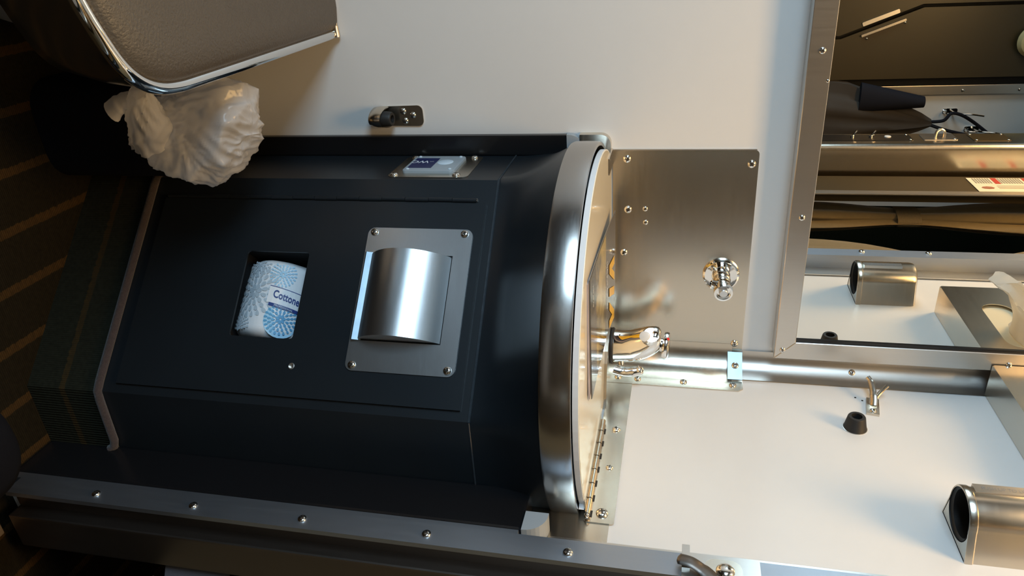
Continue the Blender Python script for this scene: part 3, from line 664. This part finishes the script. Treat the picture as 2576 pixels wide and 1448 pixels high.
# ------------------------------------------------------------------ right wall fittings
tb = thing('tissue_dispenser', 'stainless tissue box holder mounted high on the right wall corner', 'tissue box', (-0.03,-0.16,1.425))
bm = NB(); TX, TY0, TY1, TZ0, TZ1 = -0.0555, -0.290, -0.034, 1.425, 1.56
plate(bm, Frame((TX,0,0),(0,-1,0),(0,0,1),(-1,0,0)), rrect(-TY1,-TY0,TZ0,TZ1,0.004,3), -0.0015, 0.0, [rrect(0.075,0.225,1.468,1.518,0.024,6)]); obj('front', bm, M['steel'], tb)
bm = NB(); box(bm, TX+.0015, -0.0005, TY0, TY1, TZ0, TZ0+.0015); obj('bottom', bm, M['steel'], tb)
for y in (TY0, TY1-.0015):
    bm = NB(); box(bm, TX+.0015, -0.0005, y, y+.0015, TZ0+.0015, TZ1); obj('end', bm, M['steel'], tb)
bm = NB(); box(bm, TX+.0015, -0.0005, TY0, TY1, TZ1-.0015, TZ1); obj('top', bm, M['steel'], tb)
bm = NB(); box(bm, TX+.006, -0.003, TY0+.006, TY1-.006, TZ0+.003, TZ1-.006); obj('carton', bm, M['sticker'], tb)
ts = thing('tissue', 'white tissue pulled half out of the stainless holder', 'tissue', (TX-0.02,-0.13,1.49))
bm = NB(); rings = []
for i in range(15):
    t = i/14; ring = []
    for k in range(20):
        a = 2*PI*k/20
        w = 0.034*(1-0.35*t)+0.010*math.sin(3*a+5*t); 
        p = Vector((TX+0.004-0.085*t, -0.120-0.030*t+w*math.cos(a), 1.493+0.020*math.sin(t*2.2)-0.045*t*t+0.014*math.sin(a)*(0.4+t)))
        p += Vector(noise.noise_vector(p*38))*0.011*t; ring.append(p)
    rings.append(ring)
loft(bm, rings, True, False, True); obj('tissue_sheet', bm, M['tissuefilm'], ts, smooth=25)
# cup dispenser
CU, CR, CZ0, CZ1 = 0.352, 0.0335, 1.290, 1.398
CD = 0.0375
cd = thing('cup_dispenser', 'stainless cup dispenser open at the bottom on the right wall', 'cup dispenser', RW(CU, CZ0, CD))
def dsec(z, grow=0.0, n=22):
    r = CR+grow; cy = CD
    return [RW(CU-r-.010, z, 0.0)] + [RW(CU-r*math.cos(PI*i/n), z, cy+r*math.sin(PI*i/n)) for i in range(n+1)] + [RW(CU+r+.010, z, 0.0)]
bm = NB(); loft(bm, [dsec(z, g) for z, g in ((CZ0,-0.0018),(CZ0,0.0),(CZ0+.0012,0.0008),(CZ0+.008,0.0008),(CZ0+.0095,-0.0005),(CZ1-.010,-0.0005),(CZ1-.004,-0.002),(CZ1,-0.008))], closed=True, cap1=True); obj('shell', bm, M['steel'], cd, smooth=35)
bm = NB(); lathe(bm, RW(CU,CZ0-.0002,CD), (0,0,1), [(CR-0.001,0),(CR-0.001,0.002),(CR-0.0045,0.004),(CR-0.006,0.060)], 40, False, True); obj('liner', bm, M['rubber'], cd, smooth=40)
bm = NB(); plate(bm, Frame(RW(CU,CZ0,0.0),(0,-1,0),(-1,0,0),(0,0,-1)), [(-0.043,0.001),(0.043,0.001),(CR,CD-0.004)]+[(CR*math.cos(PI*i/16),CD-CR*math.sin(PI*i/16)) for i in range(1,16)]+[(-CR,CD-0.004)], -0.002, -0.0005); obj('base_plate', bm, M['steel'], cd)
bm = NB(); lathe(bm, RW(CU+0.002,CZ0+.022,CD), (0,0,1), [(0.019,0),(0.022,0.020)], 30, True, True); obj('cup_base', bm, M['navyfab'], cd, smooth=40)
bm = NB(); plate(bm, Frame(RW(CU,CZ0,CD+CR*0.86),(0,-1,0),(0,0,1),(-1,0,0)), [(-0.016,0.012),(-0.002,0.012),(-0.002,0.080),(-0.016,0.080)], 0.0, 0.0052); obj('embossed_plate', bm, M['alu'], cd)
text_obj('embossed_text', 'PUSH UP TO LIFT', 0.0075, lambda x, y: RW(CU-0.009-y, CZ0+0.046+x*0.9, CD+CR*0.86+0.0055), M['alu_dark'], cd)
# latch hook and rubber bumper for the raised lid
lk = thing('lid_latch', 'small metal hook latch screwed to the right wall', 'latch', RW(0.09,1.25,0))
bm = NB(); plate(bm, Frame(RW(0.090,1.2515,0),(0,-1,-0.18),(0,-0.18,1),(-1,0,0)), [(-0.020,-0.009),(0.022,-0.009),(0.022,0.009),(-0.020,0.009)], 0.0, 0.004); obj('base', bm, M['steel'], lk)
screw(lk, RW, 0.104, 1.249, 0.004, 0.0048)
bm = NB(); tube(bm, smoothpath([RW(0.090,1.252,0.004), RW(0.082,1.253,0.012), RW(0.070,1.253,0.020), RW(0.058,1.252,0.026), RW(0.050,1.248,0.030)], 5), [0.0058]*8+[0.005]*8+[0.004]*5, 10, flat=0.6); obj('hook', bm, M['steel'], lk, smooth=40)
bm = NB(); tube(bm, smoothpath([RW(0.084,1.253,0.008), RW(0.074,1.262,0.016), RW(0.066,1.274,0.026)], 5), 0.0042, 10, flat=0.6); obj('thumb_lever', bm, M['steel'], lk, smooth=40)
bp = thing('rubber_bumper', 'black rubber bumper on the right wall below the hook latch', 'bumper', RW(0.142,1.216,0))
bm = NB(); lathe(bm, RW(0.146,1.216,0), RW.z, [(0.0165,0),(0.0165,0.0012),(0.0160,0.0018),(0.0125,0.020),(0.0115,0.0215),(0.0075,0.0215),(0.0070,0.012)], 28); obj('bumper_body', bm, M['rubber'], bp, smooth=35)
bm = NB(); lathe(bm, RW(0.146,1.216,0), RW.z, [(0.0172,0),(0.0172,0.0010),(0.0160,0.0012)], 28); obj('washer', bm, M['alu'], bp)
for u, v in ((0.066,1.231),(0.073,1.240)):
    bm = NB(); lathe(bm, RW(u,v,0), RW.z, [(0.0016,0),(0.0016,0.0004)], 8); obj('screw_hole', bm, M['slot'], WR)
# ------------------------------------------------------------------ stop bracket on the back wall
sb = thing('lid_stop', 'stainless wall bracket holding a black rubber stop', 'lid stop', BW(-0.44,0.50,0))
bm = NB(); plate(bm, BW, [(-0.457,0.470),(-0.426,0.466)]+[(-0.434+0.009*math.sin(a)*1.0, 0.530+0.009*math.cos(a)) for a in [PI/2-PI/2*i/5 for i in range(6)]]+[(-0.449-0.009*math.sin(PI/2*i/5), 0.530+0.009*math.cos(PI/2*i/5)) for i in range(6)], 0.0, 0.0025); obj('back_plate', bm, M['steel'], sb)
bm = NB(); rings = []
for i in range(15):      # cup-shaped shelf bent out of the plate
    a = PI*i/14
    x = -0.4415 - 0.0165*math.cos(a); y = -0.004 - 0.034*math.sin(a)
    rings.append([Vector((x, y*1.0, 0.484-0.006*math.sin(a))), Vector((x, y, 0.470)), Vector((x*0.9+(-0.4415)*0.1, y*0.92, 0.458)), Vector((-0.4415+(x+0.4415)*0.55, y*0.7, 0.455))])
loft(bm, rings, closed=False)
loft(bm, [[Vector((-0.4415+(p.x+0.4415)*0.9, p.y*0.93, p.z)) for p in r] for r in rings], closed=False)
obj('cup', bm, M['steel'], sb, smooth=60)
bm = NB(); so = Vector((-0.4415,-0.019,0.466)); sd = Vector((0.0,-0.10,1)).normalized()
lathe(bm, so, sd, [(0.0130,0),(0.0125,0.012),(0.0112,0.026),(0.0100,0.028),(0.0062,0.028),(0.0058,0.020)], 24); obj('rubber_stop', bm, M['rubber'], sb, smooth=35)
for u, v in ((-0.449,0.506),(-0.4425,0.522),(-0.4335,0.508)): screw(sb, BW, u, v, 0.0025, 0.0052)
# ------------------------------------------------------------------ door frame at the right
jb = struct('door_1', box(NB(), -0.035, -0.028, -0.498, -0.464, 0.03, 2.2), M['alu_dark'], 'worn aluminium door jamb strip with round screws', 'door frame')
WM[jb.name] = Matrix.Identity(4)
obj('jamb_side', box(NB(), -0.028, -0.0005, -0.472, -0.464, 0.03, 2.2), M['alu_dark'], jb)
obj('wall_lip', box(NB(), -0.0045, -0.0022, -0.4638, -0.432, 0.80, 2.2), M['alu'], jb)
obj('inner_bead', box(NB(), -0.030, -0.001, -0.4638, -0.4528, 0.0, 0.766), M['alu_dark'], jb)
obj('recess', box(NB(), -0.028, 0.0, -0.486, -0.472, 0.03, 2.2), M['rail'], jb)
obj('guide_rail', box(NB(), 0.0, 0.058, -0.508, -0.4705, 0.03, 2.2, 0.003), M['rail'], jb)
JF = Frame((-0.035,0,0),(0,-1,0),(0,0,1),(-1,0,0))
for px_u, px_z in ((0.482,0.170),(0.482,0.324),(0.482,0.485),(0.482,0.655),(0.484,0.833),(0.487,1.33),(0.487,1.46)): screw(jb, JF, px_u, px_z, 0.0, 0.0062)
# latch on the jamb
dl = thing('jamb_latch', 'brass coloured swivel latch with domed rivet on the door jamb', 'latch', JF(0.49,0.98,0))
bm = NB(); plate(bm, JF, rrect(0.4640,0.502,0.965,1.052,0.001,2), 0.0, 0.0015); obj('back_plate', bm, M['alu'], dl)
bm = NB(); plate(bm, JF, rrect(0.470,0.502,0.990,1.032,0.013,6), 0.0015, 0.0035); obj('swivel', bm, M['steel'], dl)
bm = NB(); lathe(bm, JF(0.487,1.013,0.0035), JF.z, [(0.0105,0),(0.0102,0.002),(0.0085,0.0042),(0.0050,0.0056),(0.001,0.006)], 24); obj('rivet', bm, M['screw'], dl, smooth=True)
bm = NB(); plate(bm, JF, [(0.455,0.965),(0.490,0.965),(0.490,0.974),(0.455,0.974)], 0.0015, 0.0055); obj('tongue', bm, M['alu'], dl)
bm = NB(); tube(bm, smoothpath([JF(0.482,0.960,0.010), JF(0.486,0.975,0.011), JF(0.492,0.990,0.006), JF(0.500,1.000,0.004)], 5), [0.004]+[0.008]*9+[0.009]*6, 12, flat=0.35, upv=(-1,0,0)); obj('finger_tab', bm, M['rail'], dl, smooth=50)
screw(dl, JF, 0.492, 1.047, 0.0015, 0.0042)
tag(obj('threshold_plate', box(NB(), 0.004, 0.036, -0.56, -0.509, 0.0, 0.010, 0.003), M['beige']), 'beige threshold end piece at the foot of the door jamb', 'threshold')
# far jamb of the doorway, column and the rear of the room (seen in the mirror)
j2 = struct('door_2', box(NB(), 0.0, 0.022, -1.107, -0.957, 0.0, 2.2), M['brown'], 'tan steel far jamb of the doorway seen in the mirror', 'door frame')
WM[j2.name] = Matrix.Identity(4)
obj('jamb_edge', box(NB(), -0.006, 0.0, -0.967, -0.942, 0.0, 2.2, 0.002), M['alu'], j2)
JF2 = Frame((0,0,0),(0,-1,0),(0,0,1),(-1,0,0))
stk = thing('notice_sticker', 'cream notice sticker with red bars on the far door jamb in the mirror', 'sticker', JF2(1.02,1.80,0.001))
ST = Frame((-0.0012,-0.980,1.715), (0,-1,0.0), (0,0,1), (-1,0,0))
bm = NB(); plate(bm, ST, [(0,0),(0.112,0),(0.112,0.20),(0,0.20)], 0, 0.0006); obj('paper', bm, M['sticker'], stk)
for i in range(2): poly_obj('red_bar', [[(0.062,0.058+i*0.075),(0.110,0.058+i*0.075),(0.110,0.072+i*0.075),(0.062,0.072+i*0.075)]], lambda a, b: ST(a,b,0.0010), M['sticker_red'], stk)
poly_obj('grey_stripes', [[(0.066,0.012+i*0.0062),(0.108,0.012+i*0.0062),(0.108,0.0155+i*0.0062),(0.066,0.0155+i*0.0062)] for i in range(28) if not (7 <= i <= 9 or 19 <= i <= 21)], lambda a, b: ST(a,b,0.0010), M['sticker_grey'], stk)['kind'] = 'stuff'
poly_obj('brown_marks', [[(0.030+0.011*math.cos(2*PI*i/8)*s, 0.030+0.016*math.sin(2*PI*i/8)*s) for i in range(8)] for s in (1,)] + [[(0.024+k*0.010,0.055),(0.0262+k*0.010,0.055),(0.0262+k*0.010,0.16),(0.024+k*0.010,0.16)] for k in range(3)], lambda a, b: ST(a,b,0.0010), M['sticker_brown'], stk)
# stainless column with switch face
bm = NB(); sec = [(0.05,-1.085),(0.0,-1.072),(-0.070,-1.066)] + [(-0.076-0.013*math.sin(PI/2*i/6), -1.079+0.013*math.cos(PI/2*i/6)) for i in range(7)] + [(-0.089,-1.178),(0.05,-1.178)]
loft(bm, [[Vector((x,y-0.052,z)) for x, y in sec] for z in (0.0, 2.2)], True, True, True)
clm = struct('wall_column', bm, M['steel'], 'stainless column with switch plates seen in the mirror', 'column', smooth=30)
SWF = Frame((-0.089,-0.052,0),(0,-1,0),(0,0,1),(-1,0,0))
def swplate(name, label, z0, z1, u0, u1, m, rivets):
    t = thing(name, label, 'switch', SWF((u0+u1)/2,(z0+z1)/2,0))
    bm = NB(); plate(bm, SWF, rrect(u0,u1,z0,z1,0.003,2), 0.0, 0.002); obj('plate', bm, m, t)
    for u, v in rivets: screw(t, SWF, u, v, 0.002, 0.0038)
    return t
s1 = swplate('switch_plate', 'black plate with two toggle switches on the steel column in the mirror', 1.30, 1.585, 1.104, 1.166, M['black'], ((1.109,1.578),(1.161,1.578),(1.161,1.49)))
for z in (1.430,1.480):
    bm = NB(); lathe(bm, SWF(1.140,z,0.002), SWF.z, [(0.006,0),(0.006,0.004),(0.003,0.005)], 12); tube(bm, [SWF(1.140,z,0.004), SWF(1.138,z+0.004,0.012), SWF(1.136,z+0.010,0.022)], [0.0022,0.0026,0.0034], 8); obj('toggle', bm, M['chrome'], s1, smooth=True)
bm = NB(); lathe(bm, SWF(1.140,1.525,0.002), SWF.z, [(0.0090,0),(0.0085,0.002)], 18); obj('button', bm, M['whiteplastic'], s1)
s2 = swplate('switch_plate', 'brass plate with one rotary knob on the steel column in the mirror', 1.613, 1.700, 1.108, 1.166, M['galv'], ((1.113,1.692),))
s2.children[0].data.materials[0] = M['alu']
bm = NB(); tube(bm, smoothpath([SWF(1.135,1.648,0.002), SWF(1.135,1.650,0.018), SWF(1.135,1.660,0.024), SWF(1.135,1.670,0.016), SWF(1.135,1.671,0.002)], 5), 0.004, 8); obj('knob', bm, M['steel'], s2, smooth=True)
s3 = swplate('switch_plate', 'blank brown cover plate on the steel column in the mirror', 1.737, 1.830, 1.098, 1.166, M['brown'], ((1.103,1.744),(1.161,1.744),(1.103,1.823),(1.161,1.823)))
# coat hooks on the rear wall
def hook(label, x, z):
    t = thing('coat_hook', label, 'coat hook', RR(-x,z,0), 'wire coat hooks on the rear wall')
    bm = NB(); plate(bm, RR, rrect(-x-0.010,-x+0.010,z-0.030,z+0.020,0.006,3), 0.0, 0.003); obj('base', bm, M['chrome'], t)
    bm = NB(); tube(bm, smoothpath([RR(-x,z,0.003), RR(-x,z+0.004,0.030), RR(-x,z+0.020,0.048), RR(-x,z+0.055,0.060), RR(-x,z+0.085,0.085)], 6), 0.0036, 8); obj('upper_prong', bm, M['chrome'], t, smooth=True)
    bm = NB(); tube(bm, smoothpath([RR(-x,z-0.018,0.003), RR(-x,z-0.030,0.020), RR(-x,z-0.026,0.040), RR(-x,z-0.005,0.046)], 6), 0.0036, 8); obj('lower_prong', bm, M['chrome'], t, smooth=True)
hook('chrome coat hook holding the jacket cord in the mirror', 0.020, 1.925)
hook('chrome coat hook right beside the steel column in the mirror', 0.088, 2.010)
jk = thing('jacket', 'dark taupe jacket hanging from the coat hook in the mirror', 'jacket', (0.01,-1.89,1.1))
bm = NB(); rings = []
for i in range(22):
    t = i/21; z = 1.845-0.80*t
    w = 0.012+0.088*min(1, t*2.6)**0.8+0.03*t; dp = 0.012+0.030*min(1, t*3)
    cx = 0.050-0.045*min(1, t*2.0)
    ring = []
    for k in range(40):
        a = 2*PI*k/40; fold = 1+0.13*math.sin(7*a+3*t)+0.08*math.sin(13*a-5*t)
        ring.append(Vector((cx+w*math.cos(a)*fold, -1.895+dp*math.sin(a)*fold, z)))
    rings.append(ring)
loft(bm, rings, True, True, True); jo = obj('body', bm, M['jacket'], jk, smooth=60)
bm = NB(); rings = []
for i in range(12):
    t = i/11; z = 1.80-0.22*t; ring = []
    for k in range(24):
        a = 2*PI*k/24; ring.append(Vector((-0.035+(0.020+0.035*t)*math.cos(a)-0.02*t, -1.865+0.022*math.sin(a), z)))
    rings.append(ring)
loft(bm, rings, True, True, True); obj('collar', bm, M['jacket2'], jk, smooth=60)
for pts in ([(0.045,-1.89,1.845),(0.035,-1.87,1.88),(0.010,-1.87,1.90),(0.020,-1.89,1.94),(0.050,-1.91,1.99),(0.095,-1.92,2.05)], [(0.055,-1.89,1.84),(0.075,-1.88,1.90),(0.10,-1.90,1.99)]):
    bm = NB(); tube(bm, smoothpath(pts, 6), 0.006, 8); obj('cord', bm, M['jacket2'], jk, smooth=True)
# rear trim and dark folded panel
tr2 = struct('trim_2', box(NB(), -0.078, -0.042, -1.952, -1.937, 0.0, 2.2, 0.002), M['alu'], 'aluminium trim strip on the rear wall in the mirror', 'trim')
for z in (1.945, 2.13): screw(tr2, RR, 0.058, z, 0.015, 0.006)
dp = thing('folded_berth', 'dark taupe folded panel with black seam on the rear wall in the mirror', 'panel', (-0.6,-1.952,0.5))
bm = NB(); plate(bm, RR, [(0.110,0.3),(0.250,0.3),(0.256,1.497),(0.355,1.76),(0.350,2.19),(0.110,2.19)], 0.0, 0.040); obj('lower_leaf', bm, M['brown'], dp)
bm = NB(); plate(bm, RR, [(0.262,0.3),(1.4,0.3),(1.4,2.19),(0.362,2.19),(0.367,1.755),(0.268,1.492)], 0.0, 0.040); obj('upper_leaf', bm, M['brown'], dp)
bm = NB(); plate(bm, RR, [(0.080,0.3),(1.4,0.3),(1.4,2.19),(0.080,2.19)], 0.0, 0.012); obj('backing', bm, M['void'], dp)
hf = Frame(RR(0.305,1.63,0.040), RR.x*0.35+RR.y*0.94, RR.y*0.35-RR.x*0.94, RR.z)
bm = NB(); plate(bm, hf, rrect(-0.062,0.062,-0.030,-0.016,0.003,2), 0.0, 0.006); hb = obj('hinge_plate', bm, M['alu'], dp)
bm = NB(); plate(bm, hf, rrect(-0.075,0.075,0.010,0.018,0.002,2), 0.0, 0.010); obj('hinge_arm', bm, M['steel'], dp)
screw(hb, hf, -0.06, 0.030, 0.0, 0.005); screw(hb, hf, 0.07, 0.024, 0.0, 0.005)
rl = thing('reading_lamp', 'round yellowish reading lamp head at the edge of the mirror', 'lamp', RR(0.235,2.12,0.04))
bm = NB(); lathe(bm, RR(0.235,2.12,0.040), RR.z, [(0.035,0),(0.050,0.012),(0.056,0.030),(0.048,0.046),(0.025,0.054)], 28); obj('head', bm, M['shade'], rl, smooth=40)
# curtains in the doorway
def curtain(label, y0, y1, x, zb, ztie, m, skew=0.0):
    t = thing('door_curtain', label, 'curtain', (x,(y0+y1)/2,zb), 'door curtains')
    bm = NB(); rings = []; n = 56
    for i in range(41):
        z = zb+(2.18-zb)*i/40
        pinch = 1-0.45*math.exp(-((z-ztie)/0.16)**2)
        ring = []
        for k in range(n):
            a = 2*PI*k/n
            f = 1+0.16*math.sin(6*a+1.3*math.sin(z*3))+0.07*math.sin(11*a+z*2)
            ring.append(Vector((x+(0.030*math.cos(a)*f+skew*math.sin(a))*pinch, (y0+y1)/2+(y1-y0)/2*math.sin(a)*f*0.9*pinch, z)))
        rings.append(ring)
    loft(bm, rings, True, True, True); obj('cloth', bm, m, t, smooth=70)
    bm = NB(); rings = []
    for z in (ztie-0.030, ztie+0.030):
        rings.append([Vector((x+0.0225*math.cos(2*PI*k/36)+skew*0.55*math.sin(2*PI*k/36), (y0+y1)/2+(y1-y0)/2*0.60*math.sin(2*PI*k/36), z)) for k in range(36)])
    loft(bm, rings); obj('tie_strap', bm, M['strap'], t, smooth=60)
    return t
c1 = curtain('tan curtain tied by a strap at the near door jamb', -0.765, -0.480, 0.088, 0.24, 1.60, M['tan'], 0.024)
c2 = curtain('tan curtain gathered by a wide strap at the far door jamb', -1.115, -0.930, 0.090, 0.24, 1.56, M['tan'])
bm = NB(); plate(bm, Frame((0.085,-0.505,0.31),(0.8,-0.5,0.0),(0,0,1),(-0.5,-0.8,0)), [(-0.05,-0.05),(0.005,-0.05),(0.03,0.05),(-0.025,0.05)], 0.0, 0.003); obj('hanging_strap', bm, M['webbing'], c1)
struct('trim_3', box(NB(), 0.79, 0.80, -1.25, -1.235, 0.0, 2.2), M['alu_dark'], 'thin vertical frame line on the corridor wall in the mirror', 'trim')
# ------------------------------------------------------------------ toilet under padded lid
tl = thing('toilet', 'toilet with taupe padded lid and chrome rimmed steel apron', 'toilet', (-0.80,-0.27,0))
half = [(-0.565,-0.012),(-0.565,-0.20),(-0.565,-0.36),(-0.566,-0.405),(-0.571,-0.435),(-0.583,-0.461),(-0.602,-0.481),(-0.630,-0.497),(-0.672,-0.514),(-0.73,-0.528),(-0.80,-0.534)]
half = [(p.x, p.y) for p in smoothpath([(a,b,0) for a, b in half], 4)]
full = half + [(-1.60-x, y) for x, y in reversed(half[:-1])]
CX, CY = -0.80, -0.22
def inset(P, d):
    out = []
    n = len(P)
    for i, (x, y) in enumerate(P):
        a = Vector(P[max(i-1,0)]); b_ = Vector(P[min(i+1,n-1)]); t = (b_-a).normalized(); nrm = Vector((-t.y, t.x))
        c = Vector((CX-x, CY-y))
        if nrm.dot(c) < 0: nrm = -nrm
        out.append((x+nrm.x*d, min(-0.010, y+nrm.y*d)))
    return out
def ring(P, z): return [Vector((x,y,z)) for x, y in P]
bm = NB(); loft(bm, [ring(inset(full,d),z) for d, z in ((0.006,0.402),(0.001,0.404),(-0.001,0.409),(0.001,0.414),(0.006,0.4165),(0.011,0.4155),(0.0135,0.411))], closed=True); obj('lid_rim', bm, M['chrome'], tl, smooth=50)
bm = NB(); rr_ = [ring(inset(full,d),z) for d, z in ((0.0125,0.408),(0.0135,0.4135),(0.017,0.4175),(0.026,0.4215),(0.045,0.4240))]
R_ = loft(bm, rr_, closed=True); bm.faces.new(R_[-1]); obj('lid_pad', bm, M['vinyl'], tl, smooth=60)
bm = NB(); loft(bm, [ring(inset(full,d),z) for d, z in ((0.006,0.404),(0.006,0.392),(0.012,0.35),(0.024,0.305),(0.032,0.298),(0.05,0.297))], closed=True); obj('apron', bm, mat('dark_steel_apron',(0.30,0.28,0.26),1.0,0.22), tl, smooth=50)
bm = NB(); loft(bm, [ring([( CX+(x-CX)*s, CY+(y-CY)*s) for x, y in full], z) for s, z in ((0.70,0.30),(0.72,0.22),(0.62,0.12),(0.55,0.0))], closed=True); obj('bowl', bm, M['porcelain'], tl, smooth=60)
bm = NB(); lathe(bm, (-0.566,-0.008,0.4145), (-1,0,0), [(0.0045,0),(0.0062,0.0015),(0.0050,0.016),(0.0048,0.018)], 14); hz = obj('hinge_end', bm, M['steel'], tl, smooth=30)
for i in range(8):
    bm = NB(); lathe(bm, (-0.585-0.052*i,-0.008,0.4145), (-1,0,0), [(0.0046,0),(0.0046,0.050)], 14); obj('hinge_knuckle', bm, M['steel'], tl, smooth=30)
# dark box between the toilet and the washstand
wb = thing('waste_bin', 'dark navy rounded bin on the carpet under the plastic bag', 'bin', (-0.47,-0.11,0))
bm = NB(); P0 = rrect(-0.545,-0.392,-0.205,-0.038,0.045,6)
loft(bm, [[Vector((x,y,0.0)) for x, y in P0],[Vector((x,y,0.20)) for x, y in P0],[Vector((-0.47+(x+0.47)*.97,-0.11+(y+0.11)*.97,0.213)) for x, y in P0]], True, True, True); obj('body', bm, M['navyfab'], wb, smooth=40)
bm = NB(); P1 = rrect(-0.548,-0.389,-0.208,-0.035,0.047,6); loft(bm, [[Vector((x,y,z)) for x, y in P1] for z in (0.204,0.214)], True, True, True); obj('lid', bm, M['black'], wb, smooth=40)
# ------------------------------------------------------------------ plastic bag
pb = thing('plastic_bag', 'crumpled translucent white plastic bag hanging beside the toilet lid', 'bag', (-0.465,-0.245,0.22))
BC = Vector((-0.480,-0.258,0.322))
key = [(-0.037,0.083),(0.012,0.073),(0.044,0.052),(0.056,0.018),(0.068,-0.034),(0.042,-0.075),(-0.005,-0.088),(-0.046,-0.080),(-0.062,-0.045),(-0.072,0.0),(-0.082,0.045),(-0.075,0.078)]
ang = sorted([(math.atan2(z, x) % (2*PI), math.hypot(x, z)) for x, z in key])
def rad(a):
    a %= 2*PI
    for i in range(len(ang)):
        a0, r0 = ang[i]; a1, r1 = ang[(i+1) % len(ang)]
        if i == len(ang)-1: a1 += 2*PI
        aa = a if a >= ang[0][0] else a+2*PI
        if a0 <= aa <= a1:
            t = (aa-a0)/max(1e-6, a1-a0); t = t*t*(3-2*t); return r0*(1-t)+r1*t
    return 0.07
PLN = []
for i_ in range(30):
    zz = 1-2*(i_+0.5)/30; ta = i_*2.39996+random.uniform(-0.5,0.5); rr0 = math.sqrt(1-zz*zz)
    PLN.append((Vector((rr0*math.cos(ta), zz*0.9, rr0*math.sin(ta))).normalized(), random.uniform(0.78,1.0)))
bm = NB(); rings = []; NT, NP = 150, 70
KN = Vector((-0.545,-0.330,0.300)); vx = Vector((0.93,-0.37,0)).normalized(); vd_ = Vector((-0.37,-0.93,0)).normalized()
for j in range(1, NP):
    la = -PI/2 + PI*j/NP; rg = []
    for i in range(NT):
        lo_ = 2*PI*i/NT; u_ = Vector((math.cos(la)*math.cos(lo_), math.cos(la)*math.sin(lo_), math.sin(la)))
        a = math.atan2(u_.z, u_.x); m_ = math.hypot(u_.x, u_.z); ph = math.asin(max(-1, min(1, u_.y)))
        p = BC + (vx*math.cos(a) + Vector((0,0,1))*math.sin(a))*(rad(a)*m_**0.75) + vd_*(0.054*u_.y)
        rel = p - KN; th = math.atan2(rel.z, rel.dot(vx)); rk = rel.length
        pol = min(h_/max(1e-3, n_.dot(u_)) for n_, h_ in PLN if n_.dot(u_) > 0.25)
        f1 = 1-2.4*abs(noise.noise(Vector((th*4.2, rk*6, 1.7+0.8*ph))))
        f2 = 1-2.4*abs(noise.noise(Vector((th*9.5, rk*15, 5.1+1.6*ph))))
        d = (p-BC).length*(0.85*(min(pol, 1.12)-1.0)) + 0.0060*max(0, f1-0.35) + 0.0040*max(0, f2-0.4) + 0.0012*noise.noise(p*60)
        rg.append(p + (p-BC).normalized()*d)
    rings.append(rg)
R_ = loft(bm, rings, True, True, True); obj('bag_body', bm, M['film'], pb, smooth=180)
# twisted neck and knot under the lid corner
bm = NB(); rings = []; path = smoothpath([BC+Vector((-0.012,-0.030,-0.052)), Vector((-0.516,-0.318,0.290)), Vector((-0.545,-0.335,0.302)), Vector((-0.560,-0.340,0.312))], 12)
for i, p in enumerate(path):
    t = i/(len(path)-1); ring_ = []
    for k in range(44):
        a = 2*PI*k/44; aw = a+1.2*t; rr = (0.043*(1-t)+0.018*t)*(0.92+0.30*(0.5-abs(noise.noise(Vector((2.6*math.cos(aw),2.6*math.sin(aw),t*1.6)))))+0.10*noise.noise(p*70+Vector((math.cos(a)*2,math.sin(a)*2,0))))
        ring_.append(p+Vector((0.5*math.cos(a),-0.55*math.cos(a),0.75*math.sin(a)))*rr+Vector((0.3,-0.6,0))*0.2*rr)
    rings.append(ring_)
loft(bm, rings, True, False, True); obj('twisted_neck', bm, M['film'], pb, smooth=75)
bm = NB(); path = smoothpath([Vector((-0.548,-0.335,0.300)), Vector((-0.546,-0.342,0.288)), Vector((-0.540,-0.346,0.276)), Vector((-0.533,-0.347,0.267))], 6)
tube(bm, path, [0.009+0.007*i/len(path)+0.002*noise.noise(Vector((i*0.5,0,3))) for i in range(len(path))], 14, flat=0.55); obj('knot_tail', bm, M['film'], pb, smooth=75)
# padded navy form added as stand-in for a person's knee at the lower edge
nb = thing('knee_stand_in', 'dark navy padded form standing in for a knee by the door jamb', 'bag', (-0.20,-0.61,0))
def nring(s, z): return [Vector((-0.200+0.078*s*math.copysign(abs(math.cos(a))**0.85, math.cos(a)), -0.605+0.062*s*math.copysign(abs(math.sin(a))**0.85, math.sin(a)), z)) for a in [2*PI*k/40 for k in range(40)]]
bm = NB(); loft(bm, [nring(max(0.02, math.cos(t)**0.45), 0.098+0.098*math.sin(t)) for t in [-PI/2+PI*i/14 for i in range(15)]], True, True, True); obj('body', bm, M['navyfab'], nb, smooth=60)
bm = NB(); p_ = nring(1.012, 0.098); tube(bm, p_+[p_[0]], 0.0025, 6, False); obj('stand_in_seam', bm, M['black'], nb, smooth=True)
# ------------------------------------------------------------------ ceiling lamp
lp = thing('ceiling_lamp', 'warm rectangular lamp on the ceiling', 'lamp', (-0.56,-0.72,2.2))
obj('housing', box(NB(), -0.88, -0.24, -0.94, -0.50, 2.165, 2.2, 0.004), M['alu'], lp)
obj('diffuser', box(NB(), -0.86, -0.26, -0.92, -0.52, 2.158, 2.165), M['lamp'], lp)
area('ceiling_lamp_light', (-0.56,-0.72,2.15), (0,0,-1), 0.58, 0.38, CEIL_POWER, (1.0,0.57,0.19))
